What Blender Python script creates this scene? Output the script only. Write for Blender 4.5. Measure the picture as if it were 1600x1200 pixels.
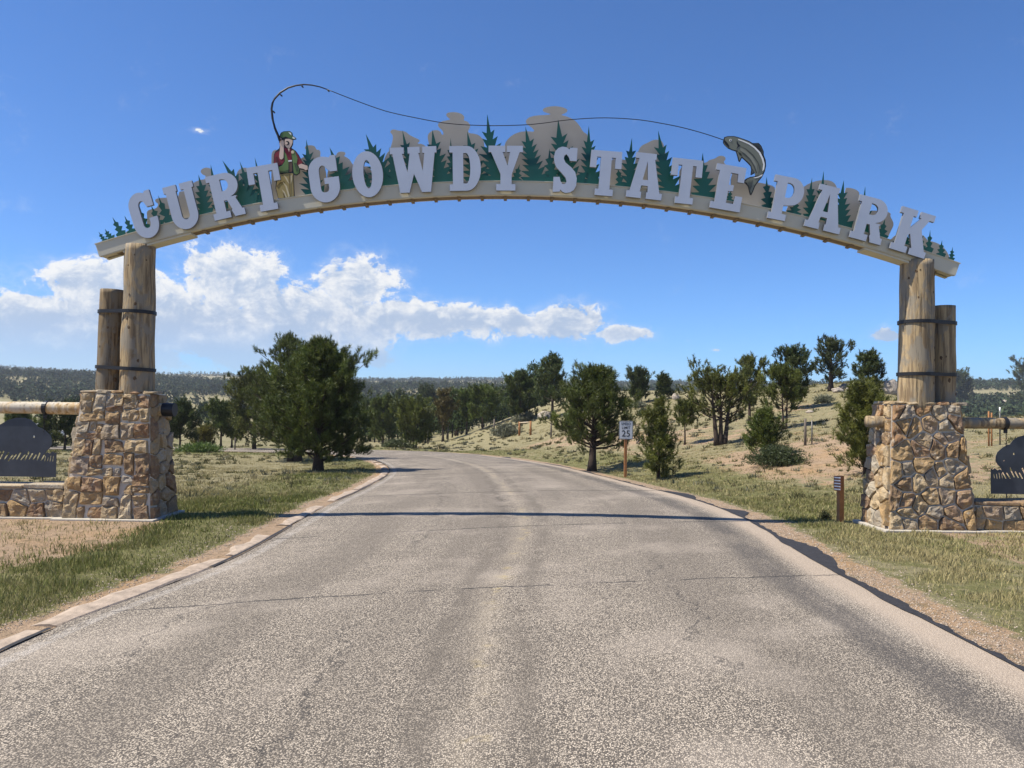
import bpy, bmesh, math, random
import numpy as np
from mathutils import Vector, Matrix, noise as mnoise
from mathutils.geometry import tessellate_polygon

for o in list(bpy.data.objects):
    bpy.data.objects.remove(o)
SC = bpy.context.scene
COL = SC.collection
R_ = math.radians

# ------------------------------------------------------------------ camera
CAM_POS = Vector((0, 0, 1.75))
CAM_ROT = Matrix.Rotation(R_(90 + 1.57), 3, 'X') @ Matrix.Rotation(R_(0.8), 3, 'Z')
cd = bpy.data.cameras.new('camera')
cd.sensor_width = 36.0
cd.lens = 27.0
cd.clip_start = 0.1
cd.clip_end = 9000
cam = bpy.data.objects.new('camera', cd)
COL.objects.link(cam)
cam.matrix_world = Matrix.Translation(CAM_POS) @ CAM_ROT.to_4x4()
SC.camera = cam

# ------------------------------------------------------------------ sun and sky
SUN_EL, SUN_AZ = R_(57), R_(-100)          # azimuth from +Y towards +X
SUN_DIR = Vector((math.sin(SUN_AZ) * math.cos(SUN_EL), math.cos(SUN_AZ) * math.cos(SUN_EL), math.sin(SUN_EL)))
sl = bpy.data.lights.new('sun', 'SUN')
sl.energy = 5.0
sl.angle = R_(0.53)
sl.color = (1.0, 0.94, 0.82)
sun = bpy.data.objects.new('sun', sl)
COL.objects.link(sun)
sun.rotation_euler = SUN_DIR.to_track_quat('Z', 'Y').to_euler()
sun.location = (0, 0, 30)

W = bpy.data.worlds.new('World')
SC.world = W
W.use_nodes = True
NT = W.node_tree
NT.nodes.clear()
SKY_STRENGTH = 0.088
SKY_TINT = (0.51, 0.87, 1.30, 1)
CLOUD_LIT = (0.645, 0.645, 0.64, 1)
CLOUD_DARK = (0.30, 0.375, 0.50, 1)


class NB:
    """small helper to write shader maths"""
    def __init__(self, nt):
        self.nt = nt

    def n(self, typ, **kw):
        nd = self.nt.nodes.new(typ)
        for k, v in kw.items():
            setattr(nd, k, v)
        return nd

    def put(self, sock, v):
        if isinstance(v, (int, float)):
            sock.default_value = v
        elif isinstance(v, (tuple, list)):
            sock.default_value = v
        else:
            self.nt.links.new(v, sock)

    def m(self, op, a, b=0.0, c=0.0, clamp=False):
        nd = self.n('ShaderNodeMath', operation=op)
        nd.use_clamp = clamp
        self.put(nd.inputs[0], a)
        self.put(nd.inputs[1], b)
        self.put(nd.inputs[2], c)
        return nd.outputs[0]

    def ss(self, x, a, b):
        nd = self.n('ShaderNodeMapRange', interpolation_type='SMOOTHSTEP')
        self.put(nd.inputs['Value'], x)
        self.put(nd.inputs['From Min'], a)
        self.put(nd.inputs['From Max'], b)
        return nd.outputs['Result']

    def lin(self, x, a, b, c=0.0, d=1.0):
        nd = self.n('ShaderNodeMapRange')
        self.put(nd.inputs['Value'], x)
        self.put(nd.inputs['From Min'], a)
        self.put(nd.inputs['From Max'], b)
        self.put(nd.inputs['To Min'], c)
        self.put(nd.inputs['To Max'], d)
        return nd.outputs['Result']

    def mix(self, f, a, b, blend='MIX'):
        nd = self.n('ShaderNodeMix', data_type='RGBA', blend_type=blend)
        self.put(nd.inputs[0], f)
        self.put(nd.inputs[6], a)
        self.put(nd.inputs[7], b)
        return nd.outputs[2]

    def noise(self, vec, scale, detail=4.0, rough=0.55, dist=0.0, dim='3D'):
        nd = self.n('ShaderNodeTexNoise', noise_dimensions=dim)
        if vec is not None:
            self.put(nd.inputs['Vector'], vec)
        nd.inputs['Scale'].default_value = scale
        nd.inputs['Detail'].default_value = detail
        nd.inputs['Roughness'].default_value = rough
        nd.inputs['Distortion'].default_value = dist
        return nd.outputs[0]

    def xyz(self, x, y, z=0.0):
        nd = self.n('ShaderNodeCombineXYZ')
        self.put(nd.inputs[0], x)
        self.put(nd.inputs[1], y)
        self.put(nd.inputs[2], z)
        return nd.outputs[0]

    def sep(self, v):
        nd = self.n('ShaderNodeSeparateXYZ')
        self.put(nd.inputs[0], v)
        return nd.outputs

    def mapping(self, v, scale=(1, 1, 1), loc=(0, 0, 0)):
        nd = self.n('ShaderNodeMapping')
        self.put(nd.inputs[0], v)
        nd.inputs['Location'].default_value = loc
        nd.inputs['Scale'].default_value = scale
        return nd.outputs[0]


def build_world():
    b = NB(NT)
    sky = b.n('ShaderNodeTexSky', sky_type='NISHITA')
    sky.sun_disc = False
    sky.sun_elevation = SUN_EL
    sky.sun_rotation = SUN_AZ % (2 * math.pi)
    sky.altitude = 2200
    sky.air_density = 1.0
    sky.dust_density = 0.6
    sky.ozone_density = 1.6
    tc = b.n('ShaderNodeTexCoord')
    d = tc.outputs['Generated']
    x, y, z = b.sep(d)
    az = b.m('ARCTAN2', x, y)
    el = b.m('ARCSINE', z)
    # cumulus banks: (azimuth, elevation, half widths) in radians, low in the sky ahead
    def ang(px, py):
        v = (CAM_ROT @ Vector(((px - 800) / 1200, -(py - 600) / 1200, -1))).normalized()
        return math.atan2(v.x, v.y), math.asin(v.z)
    banks = [(355, 432, 100, 62), (560, 446, 68, 56), (170, 448, 100, 52), (60, 500, 150, 50), (280, 500, 260, 75), (470, 500, 160, 62),
             (600, 500, 90, 42), (665, 506, 90, 34), (735, 503, 100, 34), (100, 560, 240, 34), (420, 556, 150, 26), (808, 508, 70, 30), (880, 505, 80, 34), (970, 524, 52, 16), (560, 560, 60, 22), (60, 535, 40, 14),
             (312, 204, 22, 8), (1388, 525, 34, 14), (1120, 547, 16, 5), (1075, 532, 9, 4), (795, 582, 18, 6), (-250, 470, 220, 80)]
    p2 = b.xyz(az, b.m('MULTIPLY', el, 1.25), 0.0)
    warp = b.n('ShaderNodeTexNoise')
    b.put(warp.inputs['Vector'], p2)
    warp.inputs['Scale'].default_value = 9
    warp.inputs['Detail'].default_value = 3
    wv = b.n('ShaderNodeVectorMath', operation='MULTIPLY_ADD')
    b.put(wv.inputs[0], warp.outputs[1])
    wv.inputs[1].default_value = (0.05, 0.05, 0)
    b.put(wv.inputs[2], p2)
    P = wv.outputs[0]
    wx, wy, _ = b.sep(warp.outputs[1])
    az2 = b.m('ADD', az, b.m('MULTIPLY', b.m('SUBTRACT', wx, 0.5), 0.05))
    el2 = b.m('ADD', el, b.m('MULTIPLY', b.m('SUBTRACT', wy, 0.5), 0.03))
    cov = None
    for (px, py, rx, ry) in banks:
        a0, e0 = ang(px, py)
        big = rx > 45
        da = b.m('DIVIDE', b.m('SUBTRACT', az2 if big else az, a0), rx / 1200)
        de = b.m('DIVIDE', b.m('SUBTRACT', el2 if big else el, e0), ry / 1200)
        r = b.m('SQRT', b.m('ADD', b.m('MULTIPLY', da, da), b.m('MULTIPLY', de, de)))
        mm = b.m('SUBTRACT', 1.0 if big else (0.85 if px > 1300 else 0.30), r)
        cov = mm if cov is None else b.m('MAXIMUM', cov, mm)
    # elsewhere round the horizon the same kind of broken cumulus goes on
    away = b.ss(b.m('ABSOLUTE', az), 0.75, 1.1)
    low = b.m('MULTIPLY', b.ss(el, 0.0, 0.06), b.m('SUBTRACT', 1.0, b.ss(el, 0.14, 0.3)))
    gen = b.m('SUBTRACT', b.m('MULTIPLY', b.m('MULTIPLY', away, low), b.m('MULTIPLY', b.noise(p2, 5.0, 2), 1.6)), 0.55)
    cov = b.m('MAXIMUM', b.m('MAXIMUM', cov, gen), -1.0)
    def field(off):
        v = b.n('ShaderNodeVectorMath', operation='ADD')
        b.put(v.inputs[0], P)
        v.inputs[1].default_value = off
        n1 = b.noise(v.outputs[0], 15.0, 7, 0.60)
        n2 = b.noise(v.outputs[0], 40.0, 5, 0.62)
        bil = b.m('ABSOLUTE', b.m('SUBTRACT', n2, 0.5))
        return b.m('ADD', b.m('MULTIPLY', b.m('SUBTRACT', n1, 0.5), 2.7), b.m('MULTIPLY', b.m('SUBTRACT', 0.10, bil), 1.9))
    f0 = field((0, 0, 0))
    f1 = field((-0.007, 0.016, 0))
    dens = b.m('ADD', b.m('MULTIPLY', cov, 1.3), b.m('SUBTRACT', f0, 0.20))
    alpha = b.ss(dens, 0.0, 0.32)
    soft = b.ss(dens, -0.55, 0.8)
    alpha = b.m('MAXIMUM', alpha, b.m('MULTIPLY', soft, 0.38))
    lowfade = b.ss(el, 0.0, 0.11)
    alpha = b.m('MULTIPLY', alpha, b.m('ADD', 0.25, b.m('MULTIPLY', lowfade, 0.72)))
    lit = b.m('ADD', 0.52, b.m('MULTIPLY', b.m('SUBTRACT', f0, f1), 0.85))
    lit = b.m('ADD', lit, b.m('MULTIPLY', b.m('SUBTRACT', 0.55, b.ss(dens, 0.1, 1.5)), 0.45))
    lit = b.m('MULTIPLY', lit, b.m('ADD', 0.45, b.m('MULTIPLY', b.ss(el, 0.02, 0.15), 0.6)))
    lit = b.ss(lit, 0.28, 1.0)
    ccol = b.mix(lit, CLOUD_DARK, CLOUD_LIT)
    skyc = b.mix(1.0, sky.outputs[0], SKY_TINT, 'MULTIPLY')
    bg = b.n('ShaderNodeBackground')
    b.put(bg.inputs[0], skyc)
    bg.inputs[1].default_value = SKY_STRENGTH
    scaled = b.n('ShaderNodeVectorMath', operation='SCALE')
    b.put(scaled.inputs[0], skyc)
    scaled.inputs['Scale'].default_value = SKY_STRENGTH
    bg2 = b.n('ShaderNodeBackground')
    b.put(bg2.inputs[0], b.mix(alpha, scaled.outputs[0], ccol))
    # clouds only live in a low belt of the sky: skip their maths above it
    belt = b.m('LESS_THAN', el, 0.42)
    mx = b.n('ShaderNodeMixShader')
    b.put(mx.inputs[0], belt)
    NT.links.new(bg.outputs[0], mx.inputs[1])
    NT.links.new(bg2.outputs[0], mx.inputs[2])
    out = b.n('ShaderNodeOutputWorld')
    NT.links.new(mx.outputs[0], out.inputs[0])
    W.cycles.sampling_method = 'MANUAL'
    W.cycles.sample_map_resolution = 256


build_world()
SC.view_settings.view_transform = 'Standard'
SC.view_settings.look = 'None'
SC.view_settings.gamma = 1
SC.view_settings.exposure = 0.60

# ------------------------------------------------------------------ numeric helpers
def sst(x, a, b):
    t = np.clip((np.asarray(x, float) - a) / (b - a), 0, 1)
    return t * t * (3 - 2 * t)


def _hash(ix, iy, s):
    h = (ix.astype(np.int64) * 374761393 + iy.astype(np.int64) * 668265263 + s * 1442695) & 0x7fffffff
    h = (h ^ (h >> 13)) * 1274126177 & 0x7fffffff
    h = h ^ (h >> 16)
    return (h & 0xffff) / 65535.0


def vn(x, y, s=0):
    x = np.asarray(x, float)
    y = np.asarray(y, float)
    ix = np.floor(x)
    iy = np.floor(y)
    fx = x - ix
    fy = y - iy
    fx = fx * fx * (3 - 2 * fx)
    fy = fy * fy * (3 - 2 * fy)
    a = _hash(ix, iy, s)
    b = _hash(ix + 1, iy, s)
    c = _hash(ix, iy + 1, s)
    d = _hash(ix + 1, iy + 1, s)
    return (a * (1 - fx) + b * fx) * (1 - fy) + (c * (1 - fx) + d * fx) * fy


def fbm(x, y, s=0, o=4):
    t = 0
    a = 0.5
    for i in range(o):
        t = t + a * vn(x * 2 ** i, y * 2 ** i, s + i * 17)
        a *= 0.5
    return t / (1 - 0.5 ** o)


# road edges on the ground (metres), left and right
EDGE_L = np.array([(-3.5, -8), (-3.5, 0), (-3.47, 5.3), (-3.3, 6.7), (-3.12, 7.8), (-3.04, 9.2), (-3.1, 11.4), (-3.2, 13.9), (-3.28, 17.2), (-3.5, 21.2),
                   (-3.85, 24.5), (-4.65, 28.8), (-6.05, 34), (-7.8, 38.2), (-10.3, 41.4), (-14, 43.2), (-20, 43.6), (-30, 42.8), (-60, 38)], float)
EDGE_R = np.array([(3.5, -8), (3.5, 0), (3.48, 5.3), (3.48, 7.2), (3.54, 9.4), (3.78, 12.3), (3.72, 15.9), (3.28, 19.5), (2.7, 24.6), (1.84, 30.8),
                   (0.05, 38.1), (-2.3, 44.6), (-5.2, 48.9), (-9, 51.1), (-14, 51.6), (-20, 51.2), (-30, 50.0), (-60, 45)], float)


def smooth_poly(P, n):
    """Catmull-Rom through P, n points evenly spread by chord length"""
    out = []
    m = len(P)
    for i in range(m - 1):
        p0, p1, p2, p3 = P[max(i - 1, 0)], P[i], P[i + 1], P[min(i + 2, m - 1)]
        for t in np.linspace(0, 1, 12, endpoint=False):
            out.append(0.5 * ((2 * p1) + (-p0 + p2) * t + (2 * p0 - 5 * p1 + 4 * p2 - p3) * t * t + (-p0 + 3 * p1 - 3 * p2 + p3) * t ** 3))
    out.append(P[-1])
    out = np.array(out)
    d = np.r_[0, np.cumsum(np.linalg.norm(np.diff(out, axis=0), axis=1))]
    s = np.linspace(0, d[-1], n)
    return np.stack([np.interp(s, d, out[:, k]) for k in range(out.shape[1])], 1)


ELs = smooth_poly(EDGE_L, 60)
ERs = smooth_poly(EDGE_R, 60)


def sdist(x, y, L):
    """distance to polyline L, positive on its right side going along it"""
    x = np.asarray(x, float).ravel()
    y = np.asarray(y, float).ravel()
    best = np.full(x.shape, 1e9)
    sg = np.zeros(x.shape)
    for i in range(len(L) - 1):
        ax, ay = L[i]
        bx, by = L[i + 1]
        dx, dy = bx - ax, by - ay
        t = np.clip(((x - ax) * dx + (y - ay) * dy) / (dx * dx + dy * dy), 0, 1)
        qx, qy = x - ax - t * dx, y - ay - t * dy
        dd = qx * qx + qy * qy
        cr = qx * dy - qy * dx
        upd = dd < best
        best = np.where(upd, dd, best)
        sg = np.where(upd, np.sign(cr), sg)
    return np.sqrt(best) * sg


def zr(y):
    y = np.asarray(y, float)
    a = np.where(y < 9, 0, np.where(y < 15, -0.035 * (y - 9) ** 2 / 12, -0.035 * (y - 12)))
    far = -0.035 * 73 - 0.5 * (1 - np.exp(-np.maximum(y - 85, 0) * 0.07))
    return np.where(y < 85, a, far)


def height(x, y, road_cut=False):
    shp = np.shape(x)
    x = np.asarray(x, float).ravel()
    y = np.asarray(y, float).ravel()
    near = (np.abs(x) < 140) & (y < 160) & (y > -20)
    dR = np.full(x.shape, 50.0)
    dL = np.full(x.shape, -50.0)
    if near.any():
        dR[near] = sdist(x[near], y[near], ERs)
        dL[near] = -sdist(x[near], y[near], ELs)
    z = zr(y)
    u = x / np.maximum(y, 1)
    d = np.maximum(dR - 0.8, 0)
    R = 0.198 * d
    R = np.where(R > 4.6, 4.6 + 1.0 * (1 - np.exp(-(R - 4.6))), R)
    R = R * sst(y, 12.5, 27) * sst(u, -0.13, 0.12) * (1 - 0.52 * sst(u, 0.47, 0.60)) * (1 - sst(y, 95, 170))
    z = z + R
    # rolling ground off the road
    off = np.clip(np.maximum(dR, dL), 0, 3) / 3
    off = np.where((y > 9.5) & (y < 13.5) & (np.abs(x) > 4.5), off * 0.1, off)
    z = z + off * ((fbm(x / 2.3, y / 2.3, 3, 3) - 0.5) * 0.16 + (fbm(x / 11, y / 11, 9, 2) - 0.5) * 0.5 * sst(y, 15, 30))
    # far hills
    r = np.sqrt(x * x + y * y)
    hl = 24 * sst(r, 260, 820) * (0.50 + 0.95 * fbm(x / 260 + 3.1, y / 260, 21, 3)) + 24 * sst(r, 800, 1500) * (0.5 + 0.9 * fbm(x / 420, y / 420 + 5, 33, 3))
    z = z + np.where(y > 0, hl, hl * 0.8)
    if road_cut:
        ins = np.minimum(-dR, -dL)
        z = z - 0.06 * sst(ins, 0.02, 0.25)
    return z.reshape(shp)


def ray(px, py):
    return CAM_ROT @ Vector(((px - 800) / 1200, -(py - 600) / 1200, -1))


def on_plane(px, py, Y):
    d = ray(px, py)
    return CAM_POS + d * (Y / d.y)


def on_ground(px, py):
    d = ray(px, py)
    t = np.geomspace(3, 1500, 4000)
    X, Y, Z = d.x * t, d.y * t, 1.75 + d.z * t
    H = height(X, Y)
    k = np.argmax(Z < H)
    if k == 0:
        k = len(t) - 1
    return Vector((X[k], Y[k], H[k]))


def ground_at(x, y):
    return float(height(np.array([x]), np.array([y]))[0])


# ------------------------------------------------------------------ object helpers
def link(o, parent=None):
    COL.objects.link(o)
    if parent is not None:
        o.parent = parent
    return o


def tag(o, label=None, cat=None, group=None, kind=None):
    if label:
        o['label'] = label
    if cat:
        o['category'] = cat
    if group:
        o['group'] = group
    if kind or cat:
        o['kind'] = kind or 'thing'
    return o


def empty(name, loc=(0, 0, 0), rz=0.0):
    o = bpy.data.objects.new(name, None)
    o.empty_display_size = 0.2
    o.location = loc
    o.rotation_euler = (0, 0, rz)
    return link(o)


def mesh_obj(name, verts, faces, mat, parent=None, smooth=False, loc=None):
    me = bpy.data.meshes.new(name)
    me.from_pydata([tuple(v) for v in verts], [], [tuple(f) for f in faces])
    if mat is not None:
        for mm in (mat if isinstance(mat, (list, tuple)) else [mat]):
            me.materials.append(mm)
    if smooth:
        me.polygons.foreach_set('use_smooth', [True] * len(me.polygons))
    me.update()
    o = bpy.data.objects.new(name, me)
    if loc is not None:
        o.location = loc
    return link(o, parent)


def tri_mesh(name, V, T, mat, parent=None, col=None, smooth=False):
    """fast mesh from numpy arrays of vertices and triangles, optional colour per vertex"""
    me = bpy.data.meshes.new(name)
    V = np.ascontiguousarray(V, np.float32)
    T = np.ascontiguousarray(T, np.int32)
    me.vertices.add(len(V))
    me.vertices.foreach_set('co', V.ravel())
    me.loops.add(T.size)
    me.loops.foreach_set('vertex_index', T.ravel())
    me.polygons.add(len(T))
    k = T.shape[1]
    me.polygons.foreach_set('loop_start', np.arange(0, T.size, k, dtype=np.int32))
    me.polygons.foreach_set('loop_total', np.full(len(T), k, np.int32))
    if smooth:
        me.polygons.foreach_set('use_smooth', np.ones(len(T), bool))
    me.update(calc_edges=True)
    if col is not None:
        at = me.color_attributes.new('Col', 'FLOAT_COLOR', 'POINT')
        c4 = np.ones((len(V), 4), np.float32)
        c4[:, :3] = col
        at.data.foreach_set('color', c4.ravel())
    me.materials.append(mat)
    o = bpy.data.objects.new(name, me)
    return link(o, parent)


def box_vf(x0, x1, y0, y1, z0, z1):
    v = [(x0, y0, z0), (x1, y0, z0), (x1, y1, z0), (x0, y1, z0), (x0, y0, z1), (x1, y0, z1), (x1, y1, z1), (x0, y1, z1)]
    f = [(0, 3, 2, 1), (4, 5, 6, 7), (0, 1, 5, 4), (1, 2, 6, 5), (2, 3, 7, 6), (3, 0, 4, 7)]
    return v, f


def bevel_box(name, x0, x1, y0, y1, z0, z1, mat, parent=None, bev=0.01, seg=2):
    bm = bmesh.new()
    v, f = box_vf(x0, x1, y0, y1, z0, z1)
    vs = [bm.verts.new(p) for p in v]
    for q in f:
        bm.faces.new([vs[i] for i in q])
    bmesh.ops.bevel(bm, geom=list(bm.edges), offset=bev, segments=seg, affect='EDGES', profile=0.5)
    me = bpy.data.meshes.new(name)
    bm.to_mesh(me)
    bm.free()
    me.materials.append(mat)
    return link(bpy.data.objects.new(name, me), parent)


def tube_vf(path, radii, sides=6, base=0, cap=True, wob=None):
    path = [Vector(p) for p in path]
    V, F = [], []
    n = len(path)
    up = Vector((0, 0, 1))
    for i, p in enumerate(path):
        t = (path[min(i + 1, n - 1)] - path[max(i - 1, 0)]).normalized()
        ref = up if abs(t.z) < 0.95 else Vector((0, 1, 0))
        a = t.cross(ref).normalized()
        c = a.cross(t).normalized()
        for k in range(sides):
            an = 2 * math.pi * k / sides
            r = radii[i]
            if wob:
                r *= wob(i / (n - 1), an)
            V.append(p + a * (math.cos(an) * r) + c * (math.sin(an) * r))
    for i in range(n - 1):
        for k in range(sides):
            k2 = (k + 1) % sides
            F.append((base + i * sides + k, base + i * sides + k2, base + (i + 1) * sides + k2, base + (i + 1) * sides + k))
    if cap:
        F.append(tuple(base + k for k in range(sides))[::-1])
        F.append(tuple(base + (n - 1) * sides + k for k in range(sides)))
    return V, F


def tube(name, path, radii, mat, parent=None, sides=6, smooth=True, wob=None):
    V, F = tube_vf(path, radii, sides, wob=wob)
    o = mesh_obj(name, V, F, mat, parent, smooth)
    return o


def plate(name, outer, holes, y0, thick, mat, parent=None, bev=0.0):
    """flat cut-out: outer / holes are lists of (x, z); front at y0, back at y0 + thick"""
    loops = [list(outer)] + [list(h) for h in holes]
    tris = tessellate_polygon([[Vector((p[0], p[1], 0)) for p in l] for l in loops])
    flat = [p for l in loops for p in l]
    n = len(flat)
    V = [(p[0], y0, p[1]) for p in flat] + [(p[0], y0 + thick, p[1]) for p in flat]
    F = []
    for a, b, c in tris:
        pa, pb, pc = flat[a], flat[b], flat[c]
        s = (pb[0] - pa[0]) * (pc[1] - pa[1]) - (pc[0] - pa[0]) * (pb[1] - pa[1])
        if s < 0:
            b, c = c, b
        F.append((a, b, c))
        F.append((a + n, c + n, b + n))
    st = 0
    for l in loops:
        k = len(l)
        for i in range(k):
            j = (i + 1) % k
            F.append((st + i, st + i + n, st + j + n, st + j))
        st += k
    o = mesh_obj(name, V, F, mat, parent)
    bm = bmesh.new()
    bm.from_mesh(o.data)
    bmesh.ops.recalc_face_normals(bm, faces=bm.faces)
    bm.to_mesh(o.data)
    bm.free()
    return o


def px_plate(name, pts, Y, thick, mat, parent=None, holes=()):
    f = lambda l: [(on_plane(x, y, Y).x, on_plane(x, y, Y).z) for x, y in l]
    return plate(name, f(pts), [f(h) for h in holes], Y, thick, mat, parent)


# ------------------------------------------------------------------ materials
MATS = {}


def material(name, build):
    m = bpy.data.materials.new(name)
    m.use_nodes = True
    nt = m.node_tree
    b = NB(nt)
    bs = nt.nodes['Principled BSDF']
    build(b, bs, nt)
    MATS[name] = m
    return m


def plain(name, col, rough=0.6, metal=0.0, var=0.12, nscale=6.0, bump=0.0, bscale=60.0, spec=0.4):
    def f(b, bs, nt):
        tc = b.n('ShaderNodeTexCoord')
        n = b.noise(tc.outputs['Object'], nscale, 5, 0.6)
        k = b.lin(n, 0.25, 0.75, 1 - var, 1 + var)
        c = b.n('ShaderNodeVectorMath', operation='SCALE')
        c.inputs[0].default_value = col[:3]
        b.put(c.inputs['Scale'], k)
        b.put(bs.inputs['Base Color'], c.outputs[0])
        bs.inputs['Roughness'].default_value = rough
        bs.inputs['Metallic'].default_value = metal
        bs.inputs['Specular IOR Level'].default_value = spec
        if bump:
            bp = b.n('ShaderNodeBump')
            bp.inputs['Strength'].default_value = bump
            bp.inputs['Distance'].default_value = 0.01
            b.put(bp.inputs['Height'], b.noise(tc.outputs['Object'], bscale, 5, 0.65))
            b.put(bs.inputs['Normal'], bp.outputs[0])
    return material(name, f)


def m_vcol(name, rough=0.7, trans=0.0, spec=0.2):
    def f(b, bs, nt):
        at = b.n('ShaderNodeAttribute', attribute_name='Col')
        b.put(bs.inputs['Base Color'], at.outputs['Color'])
        bs.inputs['Roughness'].default_value = rough
        bs.inputs['Specular IOR Level'].default_value = spec
        if trans:
            tr = b.n('ShaderNodeBsdfTranslucent')
            b.put(tr.inputs[0], at.outputs['Color'])
            mx = b.n('ShaderNodeMixShader')
            mx.inputs[0].default_value = trans
            out = nt.nodes['Material Output']
            nt.links.new(bs.outputs[0], mx.inputs[1])
            nt.links.new(tr.outputs[0], mx.inputs[2])
            nt.links.new(mx.outputs[0], out.inputs[0])
    return material(name, f)


def m_stone():
    def f(b, bs, nt):
        tc = b.n('ShaderNodeTexCoord')
        oi = b.n('ShaderNodeObjectInfo')
        geo = b.n('ShaderNodeNewGeometry')
        pos = geo.outputs['Position']
        r = b.n('ShaderNodeValToRGB')
        cr = r.color_ramp
        cr.elements[0].position = 0.0
        cr.elements[0].color = (0.38, 0.28, 0.17, 1)
        cr.elements[1].position = 1.0
        cr.elements[1].color = (0.52, 0.43, 0.30, 1)
        for p, c in ((0.18, (0.52, 0.40, 0.25, 1)), (0.33, (0.33, 0.29, 0.24, 1)), (0.5, (0.47, 0.31, 0.15, 1)), (0.64, (0.23, 0.155, 0.105, 1)), (0.78, (0.34, 0.19, 0.10, 1)), (0.9, (0.40, 0.36, 0.30, 1))):
            e = cr.elements.new(p)
            e.color = c
        b.put(r.inputs[0], oi.outputs['Random'])
        n1 = b.noise(pos, 7, 6, 0.65, 0.6)
        n2 = b.noise(pos, 22, 6, 0.7)
        c = b.mix(b.m('MULTIPLY', b.ss(n1, 0.42, 0.68), 0.7), b.mix(1.0, r.outputs[0], (0.86, 0.85, 0.83, 1), 'MULTIPLY'), (0.40, 0.27, 0.13, 1))
        c = b.mix(b.m('MULTIPLY', b.ss(n2, 0.52, 0.72), 0.7), c, (0.20, 0.15, 0.11, 1))
        c = b.mix(b.m('MULTIPLY', b.ss(b.noise(pos, 13, 4, 0.6), 0.55, 0.7), 0.6), c, (0.55, 0.47, 0.36, 1))
        b.put(bs.inputs['Base Color'], c)
        bs.inputs['Roughness'].default_value = 0.9
        bs.inputs['Specular IOR Level'].default_value = 0.2
        bp = b.n('ShaderNodeBump')
        bp.inputs['Strength'].default_value = 0.9
        bp.inputs['Distance'].default_value = 0.02
        b.put(bp.inputs['Height'], b.m('ADD', n2, b.m('MULTIPLY', b.noise(pos, 70, 4, 0.7), 0.4)))
        b.put(bs.inputs['Normal'], bp.outputs[0])
    return material('stone', f)


def m_log(name, light, dark, grey):
    def f(b, bs, nt):
        geo = b.n('ShaderNodeNewGeometry')
        tc = b.n('ShaderNodeTexCoord')
        pos = tc.outputs['Object']
        st = b.mapping(pos, (1, 1, 0.07))
        n1 = b.noise(st, 16, 6, 0.65, 0.8)
        n2 = b.noise(b.mapping(pos, (1, 1, 0.03)), 34, 6, 0.72, 0.35)
        n3 = b.noise(b.mapping(pos, (1, 1, 0.5)), 5, 5, 0.6, 1.0)
        c = b.mix(b.ss(n1, 0.40, 0.60), light, dark)
        c = b.mix(b.ss(n3, 0.46, 0.60), c, grey)
        crack = b.ss(n2, 0.57, 0.66)
        c = b.mix(b.m('MULTIPLY', crack, 0.75), c, (0.07, 0.05, 0.03, 1))
        b.put(bs.inputs['Base Color'], c)
        bs.inputs['Roughness'].default_value = 0.75
        bs.inputs['Specular IOR Level'].default_value = 0.25
        bp = b.n('ShaderNodeBump')
        bp.inputs['Strength'].default_value = 0.7
        bp.inputs['Distance'].default_value = 0.015
        b.put(bp.inputs['Height'], b.m('SUBTRACT', n1, b.m('MULTIPLY', crack, 0.8)))
        b.put(bs.inputs['Normal'], bp.outputs[0])
    return material(name, f)


def m_ground():
    def f(b, bs, nt):
        geo = b.n('ShaderNodeNewGeometry')
        pos = geo.outputs['Position']
        x, y, z = b.sep(pos)
        at = b.n('ShaderNodeAttribute', attribute_name='Col')      # r = green, g = bare soil, b = road nearness
        gr, so, _ = b.sep(at.outputs['Vector'])
        n1 = b.noise(pos, 0.35, 6, 0.6)
        n2 = b.noise(pos, 2.2, 6, 0.65)
        n3 = b.noise(pos, 14, 5, 0.7)
        n4 = b.noise(pos, 60, 3, 0.7)
        n5 = b.noise(pos, 5.5, 5, 0.7, 0.4)
        straw = b.mix(n3, (0.20, 0.175, 0.095, 1), (0.33, 0.29, 0.17, 1))
        green = b.mix(n3, (0.11, 0.115, 0.04, 1), (0.22, 0.205, 0.09, 1))
        soil = b.mix(n3, (0.30, 0.205, 0.135, 1), (0.47, 0.34, 0.23, 1))
        soil = b.mix(b.ss(n1, 0.5, 0.68), soil, (0.42, 0.27, 0.15, 1))
        gf = b.ss(b.m('ADD', gr, b.m('MULTIPLY', b.m('SUBTRACT', n2, 0.5), 1.5)), 0.35, 0.75)
        c = b.mix(gf, straw, green)
        sf = b.ss(b.m('ADD', so, b.m('MULTIPLY', b.m('SUBTRACT', n2, 0.5), 1.8)), 0.45, 0.68)
        c = b.mix(sf, c, soil)
        c = b.mix(b.m('MULTIPLY', b.ss(n5, 0.50, 0.66), 0.55), c, (0.105, 0.10, 0.05, 1))
        c = b.mix(b.m('MULTIPLY', b.m('SUBTRACT', 1.0, b.ss(n5, 0.34, 0.48)), 0.40), c, (0.38, 0.30, 0.20, 1))
        c = b.mix(b.m('MULTIPLY', b.ss(n4, 0.5, 0.75), 0.45), c, (0.10, 0.085, 0.05, 1))
        b.put(bs.inputs['Base Color'], c)
        bs.inputs['Roughness'].default_value = 0.95
        bs.inputs['Specular IOR Level'].default_value = 0.1
        bp = b.n('ShaderNodeBump')
        bp.inputs['Strength'].default_value = 0.8
        bp.inputs['Distance'].default_value = 0.07
        b.put(bp.inputs['Height'], b.m('ADD', b.m('MULTIPLY', n4, 0.5), b.m('ADD', n3, n5)))
        b.put(bs.inputs['Normal'], bp.outputs[0])
    return material('ground', f)


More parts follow.
